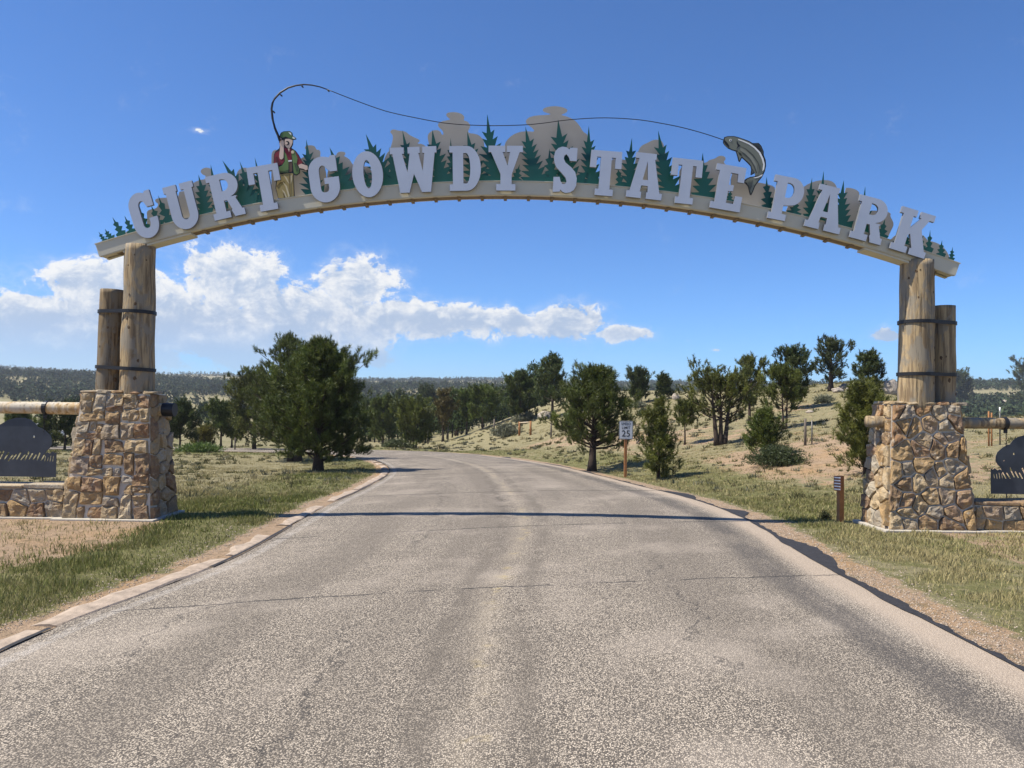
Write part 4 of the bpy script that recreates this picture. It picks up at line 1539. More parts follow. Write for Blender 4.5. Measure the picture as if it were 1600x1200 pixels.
ANG = layered('angler_cutout', (420, 190), 9.225,
              [(150, 215), (172, 160), (215, 140), (300, 134), (337, 160), (347, 205), (388, 233), (398, 252), (352, 264), (347, 330), (325, 378), (388, 420), (433, 480), (473, 560), (503, 598), (565, 630), (570, 692), (540, 714), (500, 696), (447, 685), (444, 742), (402, 774), (358, 768), (358, 800),
               (372, 1085), (290, 1100), (135, 1110), (96, 960), (104, 860), (150, 755), (133, 642), (66, 610), (72, 480), (92, 430), (150, 385), (158, 350), (148, 300)],
              [('cap', [(165, 215), (180, 165), (215, 146), (298, 141), (331, 166), (338, 207), (385, 238), (378, 251), (340, 254), (290, 234), (240, 214), (200, 233)], M_CAP, 1),
               ('cap_highlight', [(280, 152), (318, 163), (327, 200), (308, 182)], M_WHITE, 2),
               ('brim_highlight', [(346, 217), (384, 240), (362, 250), (338, 236)], M_WHITE, 2),
               ('face', [(237, 252), (290, 247), (344, 268), (341, 300), (325, 345), (300, 384), (255, 370), (226, 332), (226, 290)], M_SKIN, 1),
               ('reel', disc(266, 310, 31), M_BLACK, 2), ('reel_face', disc(254, 312, 19), M_SKIN, 3),
               ('raised_arm', [(165, 235), (178, 232), (184, 272), (206, 266), (219, 300), (215, 400), (211, 520), (190, 545), (160, 540), (148, 500), (165, 360), (155, 320)], M_SKIN, 3),
               ('sleeve', [(80, 480), (100, 442), (152, 420), (162, 440), (147, 505), (163, 547), (200, 549), (220, 532), (226, 560), (190, 620), (137, 636), (75, 600)], M_RED, 2),
               ('sleeve_fold', [(90, 520), (120, 500), (135, 560), (180, 600), (140, 622), (100, 590)], M_REDD, 3),
               ('shirt', [(215, 372), (255, 386), (290, 402), (322, 395), (330, 560), (268, 570), (240, 450)], M_RED, 1),
               ('neck', [(272, 385), (300, 390), (292, 440)], M_SKIN, 2),
               ('sleeve', [(368, 420), (400, 450), (440, 520), (488, 592), (422, 636), (395, 640), (382, 560)], M_RED, 1),
               ('vest', [(213, 420), (250, 470), (284, 580), (284, 735), (152, 733), (142, 655), (192, 632), (232, 570), (226, 480)], M_VEST, 2),
               ('vest_shadow', [(152, 733), (160, 705), (220, 712), (284, 690), (284, 735)], M_VESTD, 3),
               ('vest', [(325, 430), (370, 410), (386, 460), (416, 530), (402, 600), (440, 690), (435, 738), (396, 764), (360, 740), (346, 600)], M_VEST, 2),
               ('vest_shadow', [(360, 590), (402, 600), (425, 700), (396, 720)], M_VESTD, 3),
               ('collar', [(320, 425), (350, 413), (366, 440), (352, 462), (325, 456)], M_KHAKIL, 3),
               ('creel', [(282, 572), (334, 562), (338, 715), (296, 730)], M_BROWN, 1),
               ('shirt_hem', [(275, 560), (332, 553), (332, 572), (280, 578)], M_WHITE, 2),
               ('hand', [(425, 625), (470, 606), (558, 636), (562, 688), (535, 704), (500, 680), (440, 668)], M_SKIN, 2),
               ('trousers', [(168, 758), (290, 742), (350, 747), (359, 1085), (290, 1097), (140, 1105), (106, 960), (120, 860)], M_KHAKI, 1),
               ('trouser_fold', [(215, 768), (262, 812), (298, 900), (262, 860)], M_KHAKIL, 2),
               ('trouser_fold', [(188, 850), (262, 930), (304, 1075), (284, 1088), (240, 940)], M_KHAKIL, 2),
               ('trouser_fold', [(312, 780), (332, 770), (336, 830), (318, 900)], M_KHAKIL, 2),
               ('trouser_fold', [(185, 972), (230, 1010), (262, 1090), (246, 1094)], M_KHAKIL, 2),
               ('trouser_crease', [(112, 930), (160, 872), (225, 862), (160, 900), (130, 960)], M_KHAKID, 2),
               ('trouser_crease', [(290, 745), (302, 748), (306, 960), (312, 1084), (302, 1090), (296, 900)], M_KHAKID, 3),
               ('trouser_crease', [(205, 1010), (225, 1040), (232, 1096), (216, 1098)], M_KHAKID, 2)],
              11.545, ARCH, 'painted angler cut-out in green cap and vest, red shirt and khaki trousers')

# ---- leaping fish
FISH = layered('fish_cutout', (1110, 190), 9.233,
               [(188, 268), (200, 224), (250, 210), (340, 208), (400, 224), (480, 250), (560, 280), (610, 310), (697, 307), (735, 348), (770, 430), (770, 480), (800, 560), (803, 640), (785, 722), (745, 803), (695, 864), (645, 934), (615, 1012), (592, 1060), (572, 1054), (556, 990), (540, 932),
                (507, 893), (468, 872), (518, 820), (578, 796), (634, 790), (650, 775), (640, 742), (590, 772), (580, 765), (590, 690), (580, 643), (536, 594), (462, 526), (447, 532), (428, 582), (406, 570), (390, 500), (366, 428), (310, 411), (256, 386), (204, 338), (182, 302)],
               [('body', [(205, 262), (212, 232), (252, 219), (340, 217), (398, 234), (480, 262), (556, 292), (640, 352), (700, 422), (752, 512), (785, 590), (788, 650), (768, 725), (735, 770), (690, 785), (650, 778), (628, 715), (598, 672), (590, 634), (545, 582), (462, 508), (420, 480), (395, 420), (315, 402), (262, 376), (275, 350), (240, 298)], M_FISH, 1),
                ('flank', [(425, 372), (510, 412), (605, 500), (665, 620), (690, 765), (665, 768), (640, 650), (585, 560), (500, 470), (440, 425)], M_FISHL, 2),
                ('stripe', [(400, 250), (480, 275), (570, 315), (650, 370), (720, 440), (765, 530), (785, 620), (775, 690), (752, 715), (763, 620), (743, 540), (700, 455), (630, 380), (550, 325), (470, 290), (405, 265)], M_WHITE, 2),
                ('dorsal_fin', [(622, 319), (690, 315), (724, 354), (760, 432), (758, 470), (705, 398)], M_FISHD, 1),
                ('tail', [(500, 868), (530, 832), (585, 808), (640, 800), (700, 792), (752, 762), (735, 795), (685, 850), (635, 922), (603, 1005), (584, 1040), (568, 985), (552, 922), (522, 884)], M_FISH, 1),
                ('tail_band', [(622, 808), (690, 792), (756, 757), (742, 785), (690, 808), (640, 817)], M_WHITE, 2),
                ('fin', [(378, 428), (430, 450), (462, 500), (440, 520), (420, 560), (405, 505)], M_FISH, 1),
                ('belly_fin', [(602, 690), (632, 720), (622, 738), (594, 758)], M_FISHD, 1),
                ('mouth', [(206, 280), (236, 296), (272, 350), (270, 376), (235, 345), (210, 315)], M_BLACK, 2),
                ('lip', [(200, 300), (212, 325), (238, 354), (262, 374), (252, 378), (212, 340), (192, 302)], M_FISH, 3),
                ('gill', [(382, 265), (398, 310), (436, 352), (402, 367), (376, 402), (394, 350), (380, 310)], M_BLACK, 2),
                ('belly_line', [(415, 410), (500, 460), (580, 540), (640, 640), (676, 745), (660, 745), (625, 650), (570, 555), (490, 475)], M_FISHD, 3),
                ('side_line', [(430, 352), (520, 392), (622, 478), (694, 590), (716, 680), (708, 742), (702, 742), (706, 680), (684, 595), (612, 488), (515, 402)], M_FISHD, 3),
                ('eye', disc(290, 268, 18), M_WHITE, 2), ('pupil', disc(291, 268, 9), M_BLACK, 3)]
               + [('fin_ray', [(520 + k * 20, 872 - k * 8), (525 + k * 20, 868 - k * 8), (590 - (3 - k) * 6, 1000 - k * 14), (584 - (3 - k) * 6, 1000 - k * 14)], M_FISHD, 2) for k in range(5)]
               + [('fin_ray', [(640 + k * 22, 328 + k * 24), (645 + k * 22, 326 + k * 24), (704 + k * 14, 330 + k * 30), (700 + k * 14, 334 + k * 30)], M_BLACK, 2) for k in range(4)],
               11.50, ARCH, 'painted leaping trout cut-out, grey green with white back stripe')

# ---- rod and line
r4 = lambda l: [(400 + x / 4, 110 + y / 4) for x, y in l]
rod_px = r4([(150, 440), (140, 412), (120, 365), (103, 300), (97, 240), (103, 205), (118, 175), (150, 140), (200, 109), (250, 94), (300, 88), (350, 92), (400, 103), (448, 120)])
YR = 11.53
rod = tube('fishing_rod', [on_plane(x, y, YR) for x, y in rod_px], [0.021 - 0.013 * i / 13 for i in range(14)], M_BLACK, ARCH, 6)
for x, y in r4([(106, 254), (152, 150), (284, 95), (446, 121)]):
    p = on_plane(x, y, YR)
    c = Vector((0.03, 0, -0.03))
    tube('line_guide', [p, p + c * 0.5, p + c], [0.010, 0.012, 0.010], M_BLACK, rod, 5)
r3 = lambda l: [(760 + x / 4, 150 + y / 4) for x, y in l]
line_px = r4([(448, 120), (600, 180), (750, 235), (850, 265), (1000, 297), (1150, 325), (1260, 337), (1340, 342), (1480, 346)]) + r3([(0, 186), (150, 184), (250, 180), (330, 173), (400, 164), (460, 155), (550, 146), (650, 139), (750, 137), (860, 141), (980, 152), (1100, 172), (1200, 192), (1300, 217), (1400, 247), (1482, 275)])
lp = smooth_poly(np.array(line_px), 70)
tube('fishing_line', [on_plane(x, y, YR) for x, y in lp], [0.0065] * 70, M_BLACK, ARCH, 5)

# ------------------------------------------------------------------ rail logs with hanging bison plates
def rail(side, px0, py0, px1, py1, dia, label, seed):
    a = on_plane(px0, py0, 11.66)
    b = on_plane(px1, py1, 11.66)
    z = (a.z + b.z) / 2
    cx = CXL if side < 0 else CXR
    x_in = cx - side * 0.78
    x_out = cx + side * 3.7
    root = empty('rail_log', (x_in, 11.66, z))
    tag(root, label, 'rail', 'log rails beside the gate')
    r = dia / 2 * 11.66 / 1200
    n, k = 20, 18
    path = [Vector((t * (x_out - x_in), 0, 0.008 * mnoise.noise(Vector((t * 4, seed, 0))))) for t in np.linspace(0, 1, n)]
    wob = lambda t, an: 1 + 0.05 * mnoise.noise(Vector((math.cos(an), math.sin(an), t * 5 + seed)))
    V, F = tube_vf(path, [r * (1.04 - 0.08 * t) for t in np.linspace(0, 1, n)], k, wob=wob)
    lg = mesh_obj('log', V, F, M_RAIL if side < 0 else M_LOG, root, True)
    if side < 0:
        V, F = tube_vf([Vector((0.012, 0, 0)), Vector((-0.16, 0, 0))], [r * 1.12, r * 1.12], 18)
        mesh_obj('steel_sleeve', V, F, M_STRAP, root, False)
    # swap the log's long axis into z for the wood grain: built along x, so rotate the texture by turning the mesh
    return root, Vector((x_in, 11.66, z)), r


def grass_blades(x0, x1, zb, zt, rnd, n):
    out = []
    for i in range(n):
        x = x0 + (x1 - x0) * (i + 0.5) / n
        h = rnd.uniform(0.6, 1.0) * (zt - zb)
        lean = rnd.uniform(0.05, 0.10)
        b0 = zb + rnd.uniform(0, 0.02)
        out.append([(x, b0), (x + 0.011, b0 + 0.004), (x + lean + 0.008, b0 + h), (x + lean, b0 + h * 0.93)])
    return out


def bison_plate(side, edge_px, bottom_px, hang_px, railpos, rail_r, label, seed):
    """steel plate of a bison standing in grass, hung under the rail by straps and chains"""
    Y = 11.60
    e = on_plane(edge_px, bottom_px, Y)
    s = side                                     # plate runs from its inner edge outwards (direction s)
    rnd = random.Random(seed)
    root = empty('bison_sign', (e.x, Y, e.z))
    tag(root, label, 'sign', 'hanging steel bison signs')
    m = lambda l: [(s * x, z) for x, z in l]
    # x measured outwards from inner edge, z up from plate bottom
    top = [(0.0, 0.0), (0.0, 0.375), (0.03, 0.36), (0.06, 0.385), (0.10, 0.35), (0.135, 0.37), (0.17, 0.345)]
    head = [(0.145, 0.40), (0.105, 0.435), (0.072, 0.49), (0.075, 0.56), (0.10, 0.625), (0.17, 0.69), (0.24, 0.735), (0.29, 0.745), (0.33, 0.80), (0.40, 0.855), (0.50, 0.885), (0.62, 0.885), (0.74, 0.85),
            (0.86, 0.78), (1.0, 0.71), (1.16, 0.67), (1.32, 0.66), (1.45, 0.62), (1.52, 0.53), (1.55, 0.42), (1.56, 0.33), (1.60, 0.30), (1.66, 0.34), (1.70, 0.30), (1.75, 0.33), (1.75, 0.0)]
    holes = [m([(0.335, 0.585), (0.36, 0.59), (0.352, 0.63), (0.335, 0.61)]), m([(0.185, 0.487), (0.21, 0.497), (0.20, 0.512)])]
    for gx in np.arange(0.22, 1.55, 0.062):
        h = rnd.uniform(0.09, 0.16)
        b0 = 0.235 + rnd.uniform(-0.01, 0.02)
        lean = -rnd.uniform(0.05, 0.085)
        holes.append(m([(gx, b0), (gx + 0.020, b0 + 0.005), (gx + 0.028 + lean, b0 + h), (gx + 0.010 + lean, b0 + h * 0.85)]))
    for gx in (0.03, 0.07, 0.11, 0.15):
        h = rnd.uniform(0.07, 0.10)
        holes.append(m([(gx + 0.02, 0.225), (gx + 0.032, 0.23), (gx + 0.018, 0.225 + h), (gx + 0.008, 0.22 + h)]))
    o = plate('bison_plate', m(top + head), holes, 0.0, 0.008, M_PLATE, root)
    for hx in hang_px:
        hp = on_plane(hx, bottom_px, Y)
        X = hp.x - e.x
        zr_ = railpos.z - e.z
        # strap round the rail
        V, F = [], []
        kk = 20
        for xx, rr in ((-0.028, 1.0), (-0.028, 1.13), (0.028, 1.13), (0.028, 1.0)):
            for q in range(kk):
                an = 2 * math.pi * q / kk
                V.append((X + xx, 0.06 + math.cos(an) * rail_r * rr * 1.03, zr_ + math.sin(an) * rail_r * rr * 1.03))
        for a in range(4):
            for q in range(kk):
                F.append((a * kk + q, a * kk + (q + 1) % kk, ((a + 1) % 4) * kk + (q + 1) % kk, ((a + 1) % 4) * kk + q))
        st = mesh_obj('hanger_strap', V, F, M_STRAP, root)
        bevel_box('hanger_tab', X - 0.018, X + 0.018, 0.0, 0.05, zr_ - rail_r * 1.15 - 0.05, zr_ - rail_r * 1.05, M_STRAP, root, 0.004)
        zt_ = float(np.interp(abs(X), [p[0] for p in head[2:]], [p[1] for p in head[2:]])) - 0.02
        z = zr_ - rail_r * 1.15 - 0.04
        flip = 0
        while z > zt_:
            pts = []
            for q in range(9):
                an = 2 * math.pi * q / 8
                if flip % 2:
                    pts.append(Vector((X + math.cos(an) * 0.010, 0.004, z - 0.018 + math.sin(an) * 0.020)))
                else:
                    pts.append(Vector((X, 0.004 + math.cos(an) * 0.010, z - 0.018 + math.sin(an) * 0.020)))
            tube('chain_link', pts, [0.004] * 9, M_STRAP, root, 4)
            z -= 0.031
            flip += 1
        bevel_box('foot_pin', X - 0.008, X + 0.008, 0.001, 0.007, -0.06, 0.004, M_STRAP, root, 0.002)
    return root


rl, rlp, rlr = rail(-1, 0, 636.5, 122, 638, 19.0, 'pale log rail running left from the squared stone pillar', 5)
rr, rrp, rrr = rail(1, 1530, 661, 1600, 662, 17.5, 'brown log rail running right from the rounded rubble pillar', 8)
bison_plate(-1, 87, 745.5, (66, -70), rlp, rlr, 'grey steel bison sign hanging left of the squared stone pillar', 3)
bison_plate(1, 1548.5, 771.5, (1573, 1690), rrp, rrr, 'black steel bison sign hanging right of the rounded rubble pillar', 4)

# ------------------------------------------------------------------ pine trees
def unit(v):
    return v / np.maximum(np.linalg.norm(v, axis=-1, keepdims=True), 1e-9)


def pine(name, label, base, H, Wd, seed, cb=0.15, shape='oval', tufts=700, needles=20, nlen=0.17, nw=0.016, trunk_r=None, col=(0.050, 0.078, 0.022),
         fork=1, lean=(0, 0), dead=0.0, gapiness=0.0, fill=0.12, group=None):
    rng = np.random.RandomState(seed)
    root = empty(name, base)
    tag(root, label, 'pine tree', group or 'ponderosa pines around the road')
    tr = trunk_r or 0.028 * H
    def prof(t):
        if shape == 'oval':
            return np.sin(np.clip((t * 0.86 + 0.14), 0, 1) * math.pi) ** 0.62
        if shape == 'cone':
            return (1 - t) ** 0.75 * (0.55 + 0.45 * np.minimum(1, t / 0.15 + .2)) + 0.05
        if shape == 'top':
            return np.sin(np.clip(t * 0.9 + 0.1, 0, 1) * math.pi) ** 0.8 * (0.6 + 0.5 * t)
        if shape == 'bush':
            return np.sqrt(np.clip(1 - (t * 0.97) ** 2, 0, 1)) * (0.78 + 0.22 * np.minimum(1, t / 0.25))
        if shape == 'pon':
            return (1 - np.clip(t, 0, 1) ** 1.6) ** 0.9 * (0.80 + 0.20 * np.minimum(1, t / 0.2)) + 0.03
        return 1 - t
    TV, TF = [], []
    PB, AXS, SZ, TONE = [], [], [], []
    for f in range(fork):
        fx = 0 if fork == 1 else (f - (fork - 1) / 2) * Wd * 0.16
        hh = H * (1 if f == 0 else rng.uniform(0.8, 0.95))
        n = 9
        path = [Vector((lean[0] * t * H + fx * (0.35 + 0.65 * t) + 0.02 * H * mnoise.noise(Vector((seed, f * 3.0, t * 3))) * t,
                        lean[1] * t * H + 0.02 * H * mnoise.noise(Vector((f * 5.0, seed, t * 3))) * t, t * hh - (0.08 if t == 0 else 0))) for t in np.linspace(0, 0.97, n)]
        rad = [tr * (0.82 if fork > 1 else 1.0) * (1.25 if i == 0 else 1 - 0.93 * (i / (n - 1)) ** 0.9) for i in range(n)]
        v, fc = tube_vf(path, rad, 7, len(TV))
        TV += v
        TF += fc
        pa = np.array([list(p) for p in path])
        nb = int(np.clip(tufts / fork / 17, 22, 120))
        for b in range(nb):
            t = cb + (1 - cb) * ((b + rng.uniform(0, 1)) / nb) ** 0.92
            t = min(t, 0.985)
            az = b * 2.39996 + rng.uniform(-0.5, 0.5)
            tt = (t - cb) / (1 - cb)
            L = Wd / 2 * float(prof(np.array(tt))) * rng.uniform(0.62, 1.14)
            if gapiness and rng.rand() < gapiness:
                L *= 0.4
            st = np.array([np.interp(t * 0.97, np.linspace(0, 0.97, n), pa[:, k]) for k in range(3)])
            up = 0.30 + 0.75 * tt + rng.uniform(-0.12, 0.15)
            L *= 0.66 + 0.62 * (0.5 + 0.5 * mnoise.noise(Vector((math.cos(az) * 1.3 + seed, math.sin(az) * 1.3, tt * 4.5)))) / 0.75
            dirv = np.array([math.cos(az), math.sin(az), up])
            dirv /= np.linalg.norm(dirv)
            m = 5
            bp = []
            for q in range(m):
                s = q / (m - 1)
                bend = np.array([0, 0, 0.16 * L * (s * s) - 0.10 * L * s * (1 - tt)])
                bp.append(st + dirv * L * s + bend + rng.normal(0, 0.012 * L, 3) * (q > 0))
            br = max(0.006, tr * 0.26 * (1 - 0.6 * tt))
            v, fc = tube_vf([Vector(p) for p in bp], [br * (1 - 0.8 * q / (m - 1)) for q in range(m)], 4, len(TV), cap=False)
            TV += v
            TF += fc
            if rng.rand() < dead * (1 - tt):
                continue
            bp = np.array(bp)
            k = max(2, int(0.155 * tufts / (nb * fork) * (0.35 + 1.1 * L / (Wd / 2)) + rng.rand()))
            s = 0.30 + 0.70 * rng.rand(k) ** 0.7
            s[0] = 1.0
            ext = rng.uniform(1.0, 1.14)
            pos = np.stack([np.interp(s, np.linspace(0, 1, m), bp[:, c]) for c in range(3)], 1)
            side = np.array([-math.sin(az), math.cos(az), 0])
            spread = (0.34 * L + 0.05) * (1.15 - 0.75 * s)
            off = rng.uniform(-1, 1, k)
            pos = pos + side * (off * spread)[:, None] + np.array([0, 0, 1]) * (rng.normal(0.05, 0.07, k) * L)[:, None]
            pos[0] = bp[-1] + (bp[-1] - bp[-2]) * (ext - 1) * 4
            a = unit(dirv * 0.6 + side * (off * 0.55)[:, None] + np.array([0, 0, 1]) * rng.uniform(0.5, 1.3, k)[:, None])
            mc = 5
            tone = rng.uniform(0.6, 1.45, k) * rng.uniform(0.85, 1.15)
            pos = np.repeat(pos, mc, 0) + rng.normal(0, 0.62, (k * mc, 3)) * nlen
            a = unit(np.repeat(a, mc, 0) + rng.normal(0, 0.28, (k * mc, 3)))
            PB.append(pos)
            AXS.append(a)
            SZ.append(rng.uniform(0.75, 1.2, k * mc))
            TONE.append(np.repeat(tone, mc) * rng.uniform(0.85, 1.15, k * mc))
        # sprays that fill the crown between the main limbs
        k = int(fill * tufts * 0.155 / fork)
        tt = rng.rand(k) ** 1.1
        az = rng.uniform(0, 6.283, k)
        lob = np.array([0.66 + 0.62 * (0.5 + 0.5 * mnoise.noise(Vector((math.cos(q) * 1.3 + seed, math.sin(q) * 1.3, w_ * 4.5)))) / 0.75 for q, w_ in zip(az, tt)])
        rr = Wd / 2 * prof(tt) * lob * np.sqrt(rng.uniform(0.25, 0.9, k))
        zz = (cb + (1 - cb) * tt) * 0.97
        ctr = np.stack([np.interp(zz, np.linspace(0, 0.97, n), pa[:, q]) for q in range(3)], 1)
        od = np.stack([np.cos(az), np.sin(az), 0 * az], 1)
        pos = ctr + od * rr[:, None] + np.array([0, 0, 1]) * (rr * (0.22 + 0.5 * tt))[:, None]
        a = unit(od * 0.8 + np.array([0, 0, 1]) * rng.uniform(0.4, 1.2, k)[:, None])
        mc = 5
        PB.append(np.repeat(pos, mc, 0) + rng.normal(0, 0.55, (k * mc, 3)) * nlen)
        AXS.append(unit(np.repeat(a, mc, 0) + rng.normal(0, 0.4, (k * mc, 3))))
        SZ.append(rng.uniform(0.75, 1.2, k * mc))
        TONE.append(np.repeat(rng.uniform(0.72, 1.3, k), mc))
        # leader
        k = 26
        tip = rng.normal(0, 1, (5, 3)) * np.array([0.055, 0.055, 0.03]) * np.array([Wd, Wd, H]) * (0.4 if shape == 'cone' else 1.0)
        tip[0] = 0
        pos = pa[-1] + tip[rng.randint(0, 5, k)] + rng.normal(0, 0.006, (k, 3)) * H + np.array([0, 0, 1]) * (rng.uniform(-0.11, 0.03, k) * H)[:, None]
        PB.append(pos)
        AXS.append(unit(rng.normal(0, 0.25, (k, 3)) + np.array([0, 0, 1])))
        SZ.append(np.full(k, 0.9))
        TONE.append(np.ones(k))
    mesh_obj('trunk', TV, TF, M_BARK, root, True)
    Pn, An, Sn, Tn = np.concatenate(PB), np.concatenate(AXS), np.concatenate(SZ), np.concatenate(TONE)
    T = len(Pn)
    K = needles
    K = int(needles * 1.6)
    d = unit(An[:, None, :] * 1.05 + unit(rng.normal(0, 1, (T, K, 3))))
    st = Pn[:, None, :] + An[:, None, :] * (rng.uniform(-1.1, 0.6, (T, K, 1)) * nlen * Sn[:, None, None])
    ln = nlen * Sn[:, None, None] * rng.uniform(0.7, 1.1, (T, K, 1))
    sd = unit(np.cross(d, rng.normal(0, 1, (T, K, 3))))
    w = nw * rng.uniform(0.7, 1.3, (T, K, 1))
    V = np.stack([st + sd * w * .5, st - sd * w * .5, st + d * ln + sd * w * 0.15], 2).reshape(-1, 3)
    tri = np.arange(len(V)).reshape(-1, 3)
    base_c = np.array(col)
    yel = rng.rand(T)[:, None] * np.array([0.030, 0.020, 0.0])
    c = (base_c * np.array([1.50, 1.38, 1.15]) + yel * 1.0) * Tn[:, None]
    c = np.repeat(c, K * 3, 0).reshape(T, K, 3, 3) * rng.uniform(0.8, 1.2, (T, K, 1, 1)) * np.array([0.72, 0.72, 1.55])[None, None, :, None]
    tri_mesh('crown', V, tri, M_NEEDLE, root, np.clip(c.reshape(-1, 3), 0.004, 0.6))
    return root


def pine_px(label, bx, by, hpx, wpx, seed, near=False, **kw):
    b = on_ground(bx, by)
    sc = b.y / 1200
    H = hpx * sc
    Wd = wpx * sc
    far = b.y
    kw.setdefault('nlen', max(0.13, 0.0040 * far))
    kw.setdefault('nw', max(0.015, 0.00075 * far))
    return pine('pine_tree', label, b, H, Wd, seed, **kw)


G = (0.036, 0.062, 0.022)
pine_px('big bushy pine with single trunk on the left verge beside the bend', 497, 736, 203, 168, 1, cb=0.08, shape='pon', tufts=3500, fill=0.32, needles=24, nlen=0.15, nw=0.017, trunk_r=0.17, col=(0.040, 0.062, 0.016))
pine_px('tall pine with twin trunks just behind the big bushy pine', 460, 721, 196, 166, 2, cb=0.08, shape='pon', tufts=3000, fill=0.32, needles=24, nlen=0.15, nw=0.017, fork=2, trunk_r=0.22, col=(0.040, 0.060, 0.017))
pine_px('low wide pine left of the twin-trunked pine', 397, 703, 112, 95, 3, cb=0.10, shape='bush', tufts=1300, fill=0.25, col=(0.050, 0.065, 0.020))
pine_px('slender open pine on the far meadow edge beside a dark post', 345, 700, 68, 44, 4, cb=0.25, shape='oval', tufts=420, gapiness=0.2)
pine_px('thin grey green pine between the slender open pine and the low wide pine', 362, 700, 58, 36, 5, cb=0.2, shape='oval', tufts=380, gapiness=0.2)
pine_px('dark broad pine showing just right of the squared stone pillar', 281, 703, 66, 58, 6, cb=0.2, shape='bush', tufts=600, col=(0.026, 0.044, 0.016))
pine_px('short yellowish young pine beside the dark broad pine', 318, 701, 28, 26, 7, cb=0.1, shape='bush', tufts=200, col=(0.075, 0.078, 0.022))
pine_px('dark pine behind the bison sign, nearest the squared pillar', 101, 703, 68, 38, 8, cb=0.08, shape='bush', tufts=420, col=(0.028, 0.044, 0.015))
pine_px('dark pine behind the bison sign under the rail strap', 72, 700, 60, 36, 9, cb=0.1, shape='cone', tufts=420, col=(0.028, 0.046, 0.016))
pine_px('low pine behind the top of the grey bison sign', 28, 699, 52, 44, 10, cb=0.1, shape='bush', tufts=360)
# row beyond the bend
pine_px('round pine beyond the bend, right behind the big bushy pine', 598, 698, 70, 58, 12, cb=0.16, shape='oval', tufts=620, col=(0.045, 0.068, 0.020))
pine_px('full bright pine at the outside of the bend', 648, 701, 72, 64, 13, cb=0.12, shape='oval', tufts=760, fork=2, col=(0.060, 0.080, 0.022))
pine_px('rusty topped thin pine beyond the bend', 692, 690, 76, 32, 14, cb=0.35, shape='oval', tufts=330, col=(0.066, 0.058, 0.022), gapiness=0.15)
pine_px('twin stemmed pine just right of the rusty pine', 713, 681, 66, 40, 15, cb=0.3, shape='top', tufts=360, fork=2)
pine_px('straight dark trunked pine midway along the fence bank', 729, 679, 66, 40, 16, cb=0.4, shape='top', tufts=340)
pine_px('spreading low pine left of the rail fence gate', 754, 671, 62, 56, 17, cb=0.22, shape='oval', tufts=520, dead=0.3)
pine_px('rounded pine on the bank above the wooden brace posts', 812, 663, 76, 56, 18, cb=0.14, shape='oval', tufts=680, col=(0.034, 0.056, 0.019))
pine_px('tall pointed pine behind the speed sign pine', 863, 655, 98, 62, 19, cb=0.2, shape='cone', tufts=760, col=(0.036, 0.058, 0.020))
pine_px('far dark pine top above the full bright pine', 668, 668, 56, 44, 20, cb=0.1, shape='bush', tufts=340, col=(0.028, 0.046, 0.018))
pine_px('far dark pine between the round pine and the full bright pine', 622, 672, 58, 46, 21, cb=0.1, shape='cone', tufts=340, col=(0.026, 0.044, 0.018))
pine_px('small hazy pine far beyond the rusty pine', 706, 660, 42, 36, 22, cb=0.1, shape='bush', tufts=240, col=(0.030, 0.048, 0.020))
pine_px('dense pine tucked against the big bushy pine trunk side', 578, 690, 58, 40, 25, cb=0.08, shape='bush', tufts=360, col=(0.036, 0.056, 0.018))
# right bank
pine_px('large dark pine beside the speed limit sign', 925, 736, 158, 134, 30, cb=0.22, shape='pon', tufts=2000, fill=0.15, needles=24, nlen=0.15, nw=0.017, trunk_r=0.16, lean=(0.03, 0), col=(0.042, 0.062, 0.016))
pine_px('slim young pine just right of the speed limit sign', 1029, 748, 122, 62, 31, cb=0.06, shape='cone', tufts=620, needles=24, col=(0.062, 0.078, 0.020), gapiness=0.25, trunk_r=0.055)
pine_px('little lollipop pine on bare trunk up the slope', 1070, 695, 62, 36, 32, cb=0.5, shape='oval', tufts=260, col=(0.052, 0.070, 0.018))
pine_px('many stemmed pine with dead lower limbs on the slope', 1126, 695, 106, 104, 33, cb=0.36, shape='oval', tufts=1000, fork=3, dead=0.5, col=(0.058, 0.074, 0.020), trunk_r=0.14)
pine_px('open crowned pine behind the many stemmed pine', 1171, 661, 100, 56, 34, cb=0.3, shape='top', tufts=560, col=(0.052, 0.068, 0.022), gapiness=0.15)
pine_px('leafy pine with bare twin stems uphill of two fence posts', 1226, 671, 92, 70, 35, cb=0.3, shape='oval', tufts=820, fork=2, dead=0.4, col=(0.052, 0.072, 0.018))
pine_px('dark ridge pine rising behind the leafy twin stemmed pine', 1238, 640, 92, 56, 36, cb=0.2, shape='oval', tufts=620, col=(0.026, 0.044, 0.018))
pine_px('airy old pine alone on the ridge skyline beside the boulders', 1298, 611, 78, 58, 37, cb=0.2, shape='oval', tufts=460, gapiness=0.4, col=(0.032, 0.048, 0.024), trunk_r=0.18)
pine_px('compact ridge pine between the boulders and the tall knotty log', 1357, 616, 58, 48, 38, cb=0.12, shape='bush', tufts=460, col=(0.030, 0.048, 0.018))
pine_px('rounded skyline pine above the speed limit sign', 998, 630, 48, 40, 39, cb=0.15, shape='oval', tufts=360, col=(0.026, 0.044, 0.018))
pine_px('small pointed skyline pine next to pale rocks', 1037, 624, 34, 30, 40, cb=0.15, shape='cone', tufts=260, col=(0.028, 0.046, 0.018))
pine_px('bushy young pine growing from green scrub on the slope', 1194, 714, 70, 58, 41, cb=0.08, shape='cone', tufts=640, col=(0.050, 0.075, 0.018))
pine_px('wide branched pine crowding the rounded rubble pillar', 1352, 742, 132, 98, 42, cb=0.06, shape='bush', tufts=1100, needles=24, col=(0.062, 0.076, 0.020), gapiness=0.25)
